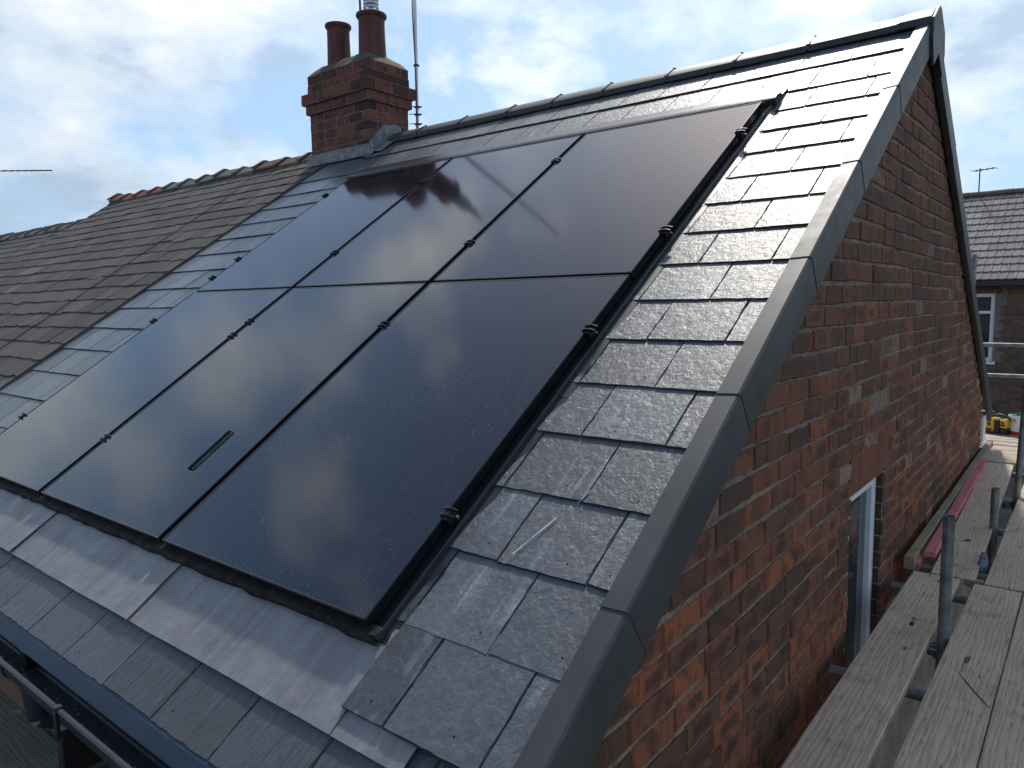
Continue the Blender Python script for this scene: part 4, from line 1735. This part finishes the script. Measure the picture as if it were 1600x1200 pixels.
q.obj('slating', OLD_SLATE, r3)['kind'] = 'stuff'
ridge_run(-17.5, -9.9, r3, lambda x, rn: RIDGE_GREY, 0.45, DZ + 0.01, True, 9, True)

# ================================================================== HOUSE BEHIND (right)
fh = thing('brick_house', 'brown brick house behind with a grey tiled roof and a white window', 'house', (1.5, 20, GZ))
FY, FZE = 17.0, 1.10
FPIT = R(33)
FT, FR = Vector((0, math.cos(FPIT), math.sin(FPIT))), Vector((0, -math.sin(FPIT), math.cos(FPIT)))
fe = Vector((0, FY - 0.28, 1.19))
FLEN = 3.86
q = MB()
WXA, WXB, WZ0, WZ1 = -1.05, -0.22, -0.50, 0.925
for lo, hi in (((-2.5, FY + 0.012, GZ), (WXA, FY + 0.25, FZE)), ((WXB, FY + 0.012, GZ), (7, FY + 0.25, FZE)), ((WXA, FY + 0.012, GZ), (WXB, FY + 0.25, WZ0)), ((WXA, FY + 0.012, WZ1), (WXB, FY + 0.25, FZE))):
    q.box(lo, hi)
q.box((-2.5, FY + 0.25, GZ), (-2.3, FY + 6.0, FZE))
q.box((6.8, FY + 0.25, GZ), (7.0, FY + 6.0, FZE))
q.box((-2.5, FY + 6.0, GZ), (7.0, FY + 6.2, FZE))
fwall = q.obj('wall', MORTAR_FAR, fh)
q = MB()
rf = random.Random(13)
bc = 0.0735
for k in range(int((FZE + 1.6) / bc)):
    z0 = -1.6 + k * bc
    x = -2.5 - rf.uniform(0, 0.2)
    while x < 4.5:
        L = 0.228 if rf.random() > 0.15 else 0.112
        a, b = x, x + L
        x = b
        zm = z0 + bc / 2
        soldier = WZ1 <= zm < WZ1 + 0.2 and b > WXA - 0.1 and a < WXB + 0.1
        if soldier or (WZ0 < zm < WZ1 and b > WXA and a < WXB):
            continue
        q.box((a + 0.006, FY, z0 + 0.006), (b - 0.006, FY + 0.03, z0 + bc - 0.006), pc=rf.random() + 0.001)
x = WXA - 0.08
while x < WXB + 0.08:
    q.box((x + 0.004, FY - 0.002, WZ1 + 0.004), (x + 0.068, FY + 0.03, WZ1 + 0.205), pc=rf.random() + 0.001)
    x += 0.072
q.obj('brickwork', BRICK_FAR, fwall)['kind'] = 'stuff'
q = MB()
fr = 0.075
yf0, yf1 = FY + 0.06, FY + 0.13
q.box((WXA, yf0, WZ0), (WXA + fr, yf1, WZ1))
q.box((WXB - fr, yf0, WZ0), (WXB, yf1, WZ1))
q.box((WXA + fr, yf0, WZ1 - fr), (WXB - fr, yf1, WZ1))
q.box((WXA + fr, yf0, WZ0), (WXB - fr, yf1, WZ0 + fr))
q.box((WXA + fr, yf0 - 0.01, 0.50), (WXB - fr, yf1, 0.56))
fwin = q.obj('window', WHITE, fh, ((WXA + WXB) / 2, FY, WZ0))
q = MB()
q.box((WXA + fr, FY + 0.09, WZ0 + fr), (WXB - fr, FY + 0.10, WZ1 - fr))
q.obj('pane', WGLASS, fwin)
q = MB()
for i in range(8):
    zz = 0.86 - i * 0.05
    q.box((WXA + fr, FY + 0.105, zz), (WXB - fr, FY + 0.12, zz + 0.018))
q.obj('blind', BLIND, fwin)
q = MB()
q.box((WXA - 0.06, FY - 0.06, WZ0 - 0.06), (WXB + 0.06, FY + 0.10, WZ0), ch=0.006)
q.obj('sill', WHITE, fwin)
q = MB()
q.box((-2.6, FY - 0.30, 1.07), (7.1, FY - 0.22, 1.18), ch=0.01)
q.obj('gutter', IRON, fh)
q = MB()
a, b = fe + Vector((-2.6, 0, 0)) - FR * 0.03, fe + Vector((7.1, 0, 0)) - FR * 0.03
top = FT * FLEN
apx = fe + top
c_ = Vector((0, 2 * apx.y - fe.y, fe.z - 0.03))
q.add([a, b, b + top, a + top, Vector((-2.6, c_.y, c_.z)), Vector((7.1, c_.y, c_.z))], [(0, 1, 2, 3), (3, 2, 5, 4), (0, 3, 4), (1, 2, 5)])
froof = q.obj('roof', IRON, fh, (2, apx.y, 1.2))
# interlocking tile: slab with a raised roll
tw, tg = 0.30, 0.298
prof_t = [(-0.15, 0.0), (-0.145, 0.012), (-0.115, 0.012), (-0.105, 0.0), (0.0, 0.0), (0.01, 0.010), (0.035, 0.010), (0.045, 0.0), (0.149, 0.0)]
q = MB()
vs = [(x, 0, z + 0.026) for x, z in prof_t] + [(x, tg + 0.06, z) for x, z in prof_t] + [(x, 0, z + 0.0) for x, z in prof_t]
n = len(prof_t)
q.add(vs, [(i, i + 1, n + i + 1, n + i) for i in range(n - 1)] + [(i, i + 1, 2 * n + i + 1, 2 * n + i) for i in range(n - 1)])
tme = q.mesh('roof_tile', FARTILE)
rest = MB()
for k in range(13):
    nn = 0
    for i in range(32):
        x = -2.45 + i * tw + (0.15 if k % 2 else 0)
        p = Vector((x, 0, 0)) + fe + FT * (k * tg) + FR * 0.002
        if i < 20 and x < 3.6:
            inst('roof_tile', tme, froof, p, (FPIT + R(rf.uniform(-0.25, 0.1)), 0, R(rf.uniform(-0.3, 0.3))))
        else:
            rest.add(vs, [(a_, a_ + 1, n + a_ + 1, n + a_) for a_ in range(n - 1)] + [(a_, a_ + 1, 2 * n + a_ + 1, 2 * n + a_) for a_ in range(n - 1)], 0, rf.random() + 0.001,
                     Matrix.Translation(p) @ Matrix.Rotation(FPIT, 4, 'X'))
rest.obj('tiling', FARTILE, froof)['kind'] = 'stuff'
x = -2.5
while x < 7:
    q = MB()
    P = [(0, 0.13 * math.cos(t), 0.11 * math.sin(t)) for t in [math.pi * i / 8 for i in range(9)]]
    q.extrude(P, (x + 0.004, apx.y, apx.z - 0.02), (x + 0.446, apx.y, apx.z - 0.02 + rf.uniform(-0.006, 0.006)))
    q.obj('ridge_tile', RIDGE_OLD, froof, (x, apx.y, apx.z), smooth=40)
    x += 0.45


def tv_aerial(name, label, base, top_z, boom, n, span, heading):
    th = thing(name, label, 'aerial', base)
    q = MB()
    bx, by, bz = base
    q.tube((bx, by, bz), (bx, by, top_z), 0.014, 8)
    q.obj('mast', IRON, th)
    d = Vector((math.cos(heading), math.sin(heading), 0))
    s = Vector((-d.y, d.x, 0))
    q = MB()
    c0 = Vector((bx, by, top_z - 0.04))
    q.tube(c0 - d * boom * 0.3, c0 + d * boom * 0.7, 0.012, 6)
    q.obj('boom', IRON, th)
    for i in range(n):
        p = c0 + d * (boom * (-0.28 + 0.96 * i / (n - 1)))
        q = MB()
        q.tube(p - s * span * (0.5 - 0.012 * i), p + s * span * (0.5 - 0.012 * i), 0.006, 5)
        q.obj('element', IRON, th)
    return th


tv_aerial('tv_aerial', 'small square television aerial on the far tiled roof', (-0.95, 19.9, 3.0), 3.92, 0.5, 5, 0.32, R(-20))
tv_aerial('tv_aerial', 'rooftop television aerial seen far off at the left edge', (-17.5, 4.2, 2.2), 3.86, 2.3, 16, 0.26, R(40))

# ================================================================== SCAFFOLD
BZ = -0.70
BT = 0.038
scaf = thing('scaffold', 'galvanised steel tube scaffold frame standing beside the gable wall', 'scaffold', (1.0, 3.5, GZ))


def tube_part(name, a, b, r=0.0242, hollow=False, mat=TUBE):
    q = MB()
    q.tube(a, b, r, 18, hollow=hollow)
    return q.obj(name, mat, scaf, a, smooth=40)


for (x, y_, zt_) in ((0.998, 2.50, -0.135), (1.0, 4.5, -0.425), (0.945, 5.55, 1.9), (0.40, 8.2, 1.30), (1.9, 2.5, 0.4), (1.9, 4.5, 0.4)):
    lean = {1.9: 0.18}.get(zt_, 0.008 if zt_ < 0 else -0.012)
    tube_part('standard', (x, y_, GZ), (x + lean, y_ - 0.004, zt_), hollow=True)
TZ = BZ - BT - 0.0252
for y_ in (-1.2, 0.55, 2.0, 3.2, 3.62, 4.65, 5.6, 6.67):
    tube_part('transom', (0.655, y_, TZ), (1.95, y_ + 0.01, TZ), hollow=True)
for x in (1.14, 1.85):
    tube_part('ledger', (x + 0.0, -2.5, TZ - 0.05), (x + 0.0, 9.2, TZ - 0.05))
for zz in (0.30, -0.045):
    tube_part('guard_rail', (-0.6, 8.62, zz), (4.0, 8.60, zz + 0.01))
for y_ in (2.5, 4.5, 5.55):
    q = MB()
    q.lathe([(0.025, -0.03), (0.034, -0.03), (0.034, 0.03), (0.025, 0.03)], (1.0, y_, TZ - 0.01), 14)
    q.box((0.945, y_ - 0.022, TZ - 0.035), (0.985, y_ + 0.022, TZ + 0.02), ch=0.004)
    q.tube((0.95, y_ - 0.05, TZ + 0.01), (0.99, y_ - 0.05, TZ + 0.01), 0.007, 8)
    q.obj('coupler', TUBE, scaf)


def board(x0, x1, y0, y1, zt_, label, mat=BOARD, yaw=0.0, seed=1, t=BT, name='scaffold_board', cat='scaffold board', along='y', group='scaffold boards', hoop=True, wr=0.006):
    rn = random.Random(seed)
    q = MB()
    n = 9
    wd, ln = x1 - x0, y1 - y0
    ring = []
    for i in range(n):
        f = i / (n - 1)
        if along == 'y':
            yy = -ln / 2 + ln * f
            j1, j2 = rn.uniform(-0.002, 0.002), rn.uniform(-0.002, 0.002)
            dz = 0.0025 * math.sin(f * 9 + seed)
            sec_ = [(-wd / 2 + j1, yy, -t + dz), (wd / 2 + j2, yy, -t + dz), (wd / 2 + j2, yy, -0.004 + dz), (wd / 2 - 0.004 + j2, yy, dz), (-wd / 2 + 0.004 + j1, yy, dz), (-wd / 2 + j1, yy, -0.004 + dz)]
        else:
            xx = -wd / 2 + wd * f
            j1, j2 = rn.uniform(-0.002, 0.002), rn.uniform(-0.002, 0.002)
            dz = 0.0025 * math.sin(f * 9 + seed)
            sec_ = [(xx, -ln / 2 + j1, -t + dz), (xx, ln / 2 + j2, -t + dz), (xx, ln / 2 + j2, -0.004 + dz), (xx, ln / 2 - 0.004 + j2, dz), (xx, -ln / 2 + 0.004 + j1, dz), (xx, -ln / 2 + j1, -0.004 + dz)]
        ring += sec_
    fs = []
    for i in range(n - 1):
        for j in range(6):
            k = (j + 1) % 6
            fs.append((i * 6 + j, i * 6 + k, (i + 1) * 6 + k, (i + 1) * 6 + j))
    fs += [tuple(range(6)), tuple(reversed(range((n - 1) * 6, n * 6)))]
    q.add(ring, fs)
    me = q.mesh(name, mat)
    o = inst(name, me, None, ((x0 + x1) / 2, (y0 + y1) / 2, zt_), (0, 0, yaw))
    tag(o, label, cat, group)
    return o


board(0.738, 0.962, -0.6, 3.335, BZ, 'near scaffold board closest to the brick wall, left of the upright tube', seed=1)
board(1.030, 1.247, -2.6, 3.315, BZ, 'near scaffold board just right of the upright tube, with a long crack', seed=2)
board(1.252, 1.475, -2.6, 6.86, BZ + 0.002, 'long scaffold board at the right edge of the photograph', seed=3)
board(0.775, 0.987, 3.365, 6.82, BZ + 0.001, 'far scaffold board beside the red batten', yaw=R(1.45), seed=4)
board(1.072, 1.247, 3.345, 6.86, BZ + 0.001, 'far scaffold board partly in sun, right of the second upright tube', yaw=R(0.1), seed=5)
cross_labels = ['cross board in sun at the far corner, nearest of the cross boards', 'second cross board of the sunlit corner platform', 'third cross board of the corner platform, in front of the yellow tool',
                'cross board of the corner platform under the yellow tool', 'cross board of the corner platform just behind the yellow tool', 'cross board of the corner platform before the hindmost one', 'hindmost cross board of the corner platform']
for i in range(7):
    y0 = 6.90 + i * 0.232
    x0 = 0.655 if y0 < 7.5 else -1.2
    board(x0, 2.9, y0, y0 + 0.225, BZ - 0.002 * (i % 2), cross_labels[i], mat=BOARD_X, seed=20 + i, along='x')
fl = ['dark front scaffold board under the gutter, inner one', 'dark front scaffold board under the gutter, outer one']
for i in range(2):
    board(-4.6, 0.55, -0.535 - i * 0.23, -0.312 - i * 0.23, BZ, fl[i], mat=BOARD_DARK, seed=40 + i, along='x')

o = board(0.652, 0.702, 3.44, 7.86, -0.662, 'long greenish treated timber lying along the foot of the gable wall', mat=TIMBER, yaw=R(0.45), seed=8, t=0.075, name='timber_length', cat='timber', group=None)
o = board(0.712, 0.772, 3.62, 6.75, -0.664, 'upper red dyed batten lying on the far board beside the timber', mat=RED_WOOD, yaw=R(1.1), seed=9, t=0.034, name='red_batten', cat='batten', group='red battens by the wall')
o = board(0.700, 0.722, 3.50, 6.5, -0.705, 'lower red dyed batten tucked between the timber and the upper batten', mat=RED_WOOD, yaw=R(0.6), seed=10, t=0.050, name='red_batten', cat='batten', group='red battens by the wall')
q = MB()
q.box((0.985, 3.36, -0.742), (1.07, 3.41, -0.704), ch=0.003)
tag(q.obj('timber_offcut', TIMBER, None, (1.03, 3.38, -0.74)), 'small pale timber offcut wedged between the board ends', 'offcut')
# chips on the boards
for i, (x, y_, lab) in enumerate(((0.905, 4.1, 'small dark wood chip on the far scaffold board beside the red batten'), (0.87, 2.55, 'small dark wood chip on the board closest to the wall'))):
    q = MB()
    q.add([(-0.02, -0.01, 0), (0.022, -0.006, 0), (0.018, 0.012, 0), (-0.016, 0.01, 0), (-0.012, -0.006, 0.008), (0.014, -0.003, 0.010), (0.01, 0.007, 0.007)],
          [(0, 1, 2, 3), (0, 1, 5, 4), (1, 2, 6, 5), (2, 3, 4, 6), (3, 0, 4), (4, 5, 6)])
    me = q.mesh('wood_chip', EDGE)
    tag(inst('wood_chip', me, None, (x, y_, BZ + 0.003), (0, 0, 0.5 + i)), lab, 'wood chip')
# rag in the gap
q = MB()
for (cx_, cy_, cz_, rx, ry, rz, mi) in ((1.03, 3.72, -0.73, 0.030, 0.10, 0.055, 0), (1.02, 3.85, -0.735, 0.026, 0.07, 0.05, 0), (1.005, 3.70, -0.745, 0.012, 0.045, 0.035, 1)):
    vs, fs = [], []
    nu, nv = 12, 7
    for j in range(nv + 1):
        for i in range(nu):
            a_, b_ = 2 * math.pi * i / nu, math.pi * j / nv
            k = 1 + 0.12 * math.sin(3 * a_ + j) + rn.uniform(-0.05, 0.05)
            vs.append((cx_ + rx * k * math.sin(b_) * math.cos(a_), cy_ + ry * k * math.sin(b_) * math.sin(a_), cz_ + rz * k * math.cos(b_)))
    for j in range(nv):
        for i in range(nu):
            fs.append((j * nu + i, j * nu + (i + 1) % nu, (j + 1) * nu + (i + 1) % nu, (j + 1) * nu + i))
    q.add(vs, fs, mi)
tag(q.obj('crumpled_rag', [RAG, LIME], None, (1.02, 3.75, -0.78), smooth=60), 'crumpled grey-blue rag with a lime edge stuck in the gap between boards', 'rag')

# yellow tool
tool = thing('power_tool', 'yellow and black boxy site tool standing on the far corner platform', 'power tool', (0.66, 8.62, BZ))
M = Matrix.Translation((0.655, 8.62, BZ)) @ Matrix.Rotation(R(-28), 4, 'Z')
q = MB()
q.box((-0.115, -0.06, 0.02), (-0.005, 0.07, 0.175), M=M, ch=0.012)
q.obj('body', YELLOW, tool)
q = MB()
q.box((-0.005, -0.068, 0.0), (0.045, 0.075, 0.165), M=M, ch=0.01)
q.box((-0.12, -0.066, 0.0), (-0.005, 0.072, 0.024), M=M, ch=0.006)
q.box((-0.125, -0.02, 0.01), (-0.116, 0.05, 0.17), M=M, ch=0.004)
q.obj('bumper', BLACK, tool)
q = MB()
q.box((0.045, -0.055, 0.07), (0.125, 0.06, 0.172), M=M, ch=0.014)
q.obj('head', YELLOW, tool)
q = MB()
q.box((0.045, -0.06, 0.0), (0.13, 0.065, 0.07), M=M, ch=0.012)
q.obj('battery', BLACK, tool)
q = MB()
for lo, hi in (((-0.095, -0.064, 0.035), (-0.03, -0.060, 0.055)), ((-0.075, -0.064, 0.09), (-0.05, -0.060, 0.125)), ((0.06, -0.059, 0.10), (0.11, -0.055, 0.118)), ((0.065, -0.059, 0.13), (0.10, -0.055, 0.145))):
    q.box(lo, hi, M=M)
q.obj('print_mark', BLACK, tool)
q = MB()
pts = [M @ Vector((-0.10 + 0.24 * i / 8, 0.0, 0.172 + 0.045 * math.sin(math.pi * i / 8))) for i in range(9)]
q.path(pts, 0.012, 8)
q.obj('handle', BLACK, tool)
# tub
tub = thing('plastic_tub', 'white plastic tub with a red foot band and green cloth on top', 'tub', (0.865, 8.62, BZ))
q = MB()
q.lathe([(0.0, 0.002), (0.098, 0.002), (0.100, 0.045), (0.104, 0.0451), (0.110, 0.205), (0.118, 0.207), (0.118, 0.222), (0.108, 0.222), (0.100, 0.10)], (0.865, 8.62, BZ), 28)
q.obj('body', TUB, tub, smooth=35)
q = MB()
q.lathe([(0.1015, 0.006), (0.1045, 0.052)], (0.865, 8.62, BZ), 28)
q.obj('foot_band', REDP, tub, smooth=35)
for i, (z0, z1, a0, a1, mt) in enumerate(((0.172, 0.186, -2.7, -1.9, REDP), (0.150, 0.161, -2.75, -1.95, GREYP), (0.128, 0.135, -2.65, -2.1, GREYP))):
    q = MB()
    vs = []
    for j in range(9):
        a_ = a0 + (a1 - a0) * j / 8
        for zz in (z0, z1):
            rr = 0.1045 + (zz - 0.045) * 0.0375 + 0.0018
            vs.append((0.865 + rr * math.cos(a_), 8.62 + rr * math.sin(a_), BZ + zz))
    q.add(vs, [(2 * j, 2 * j + 2, 2 * j + 3, 2 * j + 1) for j in range(8)])
    q.obj('label_line', mt, tub)
q = MB()
vs, fs = [], []
for j in range(6):
    for i in range(12):
        a_ = 2 * math.pi * i / 12
        rr = 0.10 * (1 - j / 5.0) * (1 + rn.uniform(-0.15, 0.15))
        vs.append((0.865 + rr * math.cos(a_), 8.62 + rr * math.sin(a_), BZ + 0.205 + 0.05 * (j / 5) + rn.uniform(-0.012, 0.016)))
for j in range(5):
    for i in range(12):
        fs.append((j * 12 + i, j * 12 + (i + 1) % 12, (j + 1) * 12 + (i + 1) % 12, (j + 1) * 12 + i))
q.add(vs, fs)
tag(q.obj('green_cloth', GREEN, None, (0.865, 8.62, BZ + 0.2)), 'crumpled dark green cloth piled in the white tub', 'cloth')
# dark tool bag
q = MB()
vs, fs = [], []
nu, nv = 14, 8
for j in range(nv + 1):
    for i in range(nu):
        a_, b_ = 2 * math.pi * i / nu, math.pi * j / nv
        sq = lambda t: math.copysign(abs(t) ** 0.55, t)
        k = 1 + rn.uniform(-0.03, 0.03)
        vs.append((0.50 + 0.17 * k * sq(math.sin(b_)) * sq(math.cos(a_)), 8.80 + 0.10 * k * sq(math.sin(b_)) * sq(math.sin(a_)), BZ + 0.115 + 0.115 * sq(math.cos(b_))))
for j in range(nv):
    for i in range(nu):
        fs.append((j * nu + i, j * nu + (i + 1) % nu, (j + 1) * nu + (i + 1) % nu, (j + 1) * nu + i))
q.add(vs, fs)
bag = q.obj('tool_bag', BLACK, None, (0.5, 8.8, BZ), smooth=60)
tag(bag, 'black tool bag on the corner platform left of the yellow tool', 'bag')
q = MB()
q.path([(0.40, 8.78, BZ + 0.22), (0.44, 8.78, BZ + 0.28), (0.52, 8.79, BZ + 0.30), (0.60, 8.80, BZ + 0.27), (0.63, 8.80, BZ + 0.21)], 0.012, 6)
q.obj('handle', BLACK, bag)

# ribbed grey plastic piece under the gutter, and a down pipe
q = MB()
q.box((-1.62, -0.295, -0.96), (-1.24, -0.13, -0.665), ch=0.015)
tubm = q.obj('ribbed_tub', RIBBED, None, (-1.43, -0.21, -0.96))
tag(tubm, 'grey ribbed plastic container tucked below the gutter', 'container')
for i in range(5):
    q = MB()
    q.box((-1.242, -0.285, -0.93 + i * 0.05), (-1.230, -0.14, -0.910 + i * 0.05), ch=0.003)
    q.box((-1.61, -0.303, -0.93 + i * 0.05), (-1.25, -0.293, -0.910 + i * 0.05), ch=0.003)
    q.obj('rib', RIBBED, tubm)
q = MB()
q.tube((-1.42, -0.36, -0.43), (-1.42, -0.34, -0.62), 0.034, 14)
q.tube((-1.42, -0.34, -0.62), (-1.42, -0.06, -0.80), 0.034, 14)
q.tube((-1.42, -0.06, -0.80), (-1.42, -0.06, GZ), 0.034, 14)
q.obj('down_pipe', GUTTER, house, (-1.42, -0.06, GZ), smooth=40)

# mortar splashes on two slates, and the split in the near board
for k_, (pts_) in enumerate((((0.318, 0.49), (0.300, 0.44), (0.285, 0.40), (0.262, 0.335)), ((0.372, 0.60), (0.352, 0.555)))):
    q = MB()
    rn = random.Random(40 + k_)
    L_, R_ = [], []
    for i, (x, v) in enumerate(pts_):
        wv = rn.uniform(0.0008, 0.0038) * (1.8 if i == len(pts_) - 1 and k_ == 0 else 1)
        L_.append(RP(x - wv, v, SN + 0.0085 - 0.010 * ((v - C0) % GAUGE) / GAUGE + 0.0015))
        R_.append(RP(x + wv, v, SN + 0.0085 - 0.010 * ((v - C0) % GAUGE) / GAUGE + 0.0015))
    n = len(pts_)
    q.add(L_ + R_, [(i, i + 1, n + i + 1, n + i) for i in range(n - 1)])
    q.obj('mortar_splash', BLIND, roof)
bd = [o for o in COL.objects if o.name.startswith('scaffold_board') and 'long crack' in o.get('label', '')][0]
q = MB()
pts_ = [(1.105, 2.17), (1.14, 2.10), (1.175, 2.035), (1.21, 1.975), (1.244, 1.92)]
vs_ = []
for i, (x, y_) in enumerate(pts_):
    wv = 0.0016 if 0 < i < 4 else 0.0006
    vs_ += [(x - wv, y_ - wv, BZ + 0.0034), (x + wv, y_ + wv, BZ + 0.0034)]
q.add(vs_, [(2 * i, 2 * i + 1, 2 * i + 3, 2 * i + 2) for i in range(4)])
q.obj('split_line', HOLE, bd)
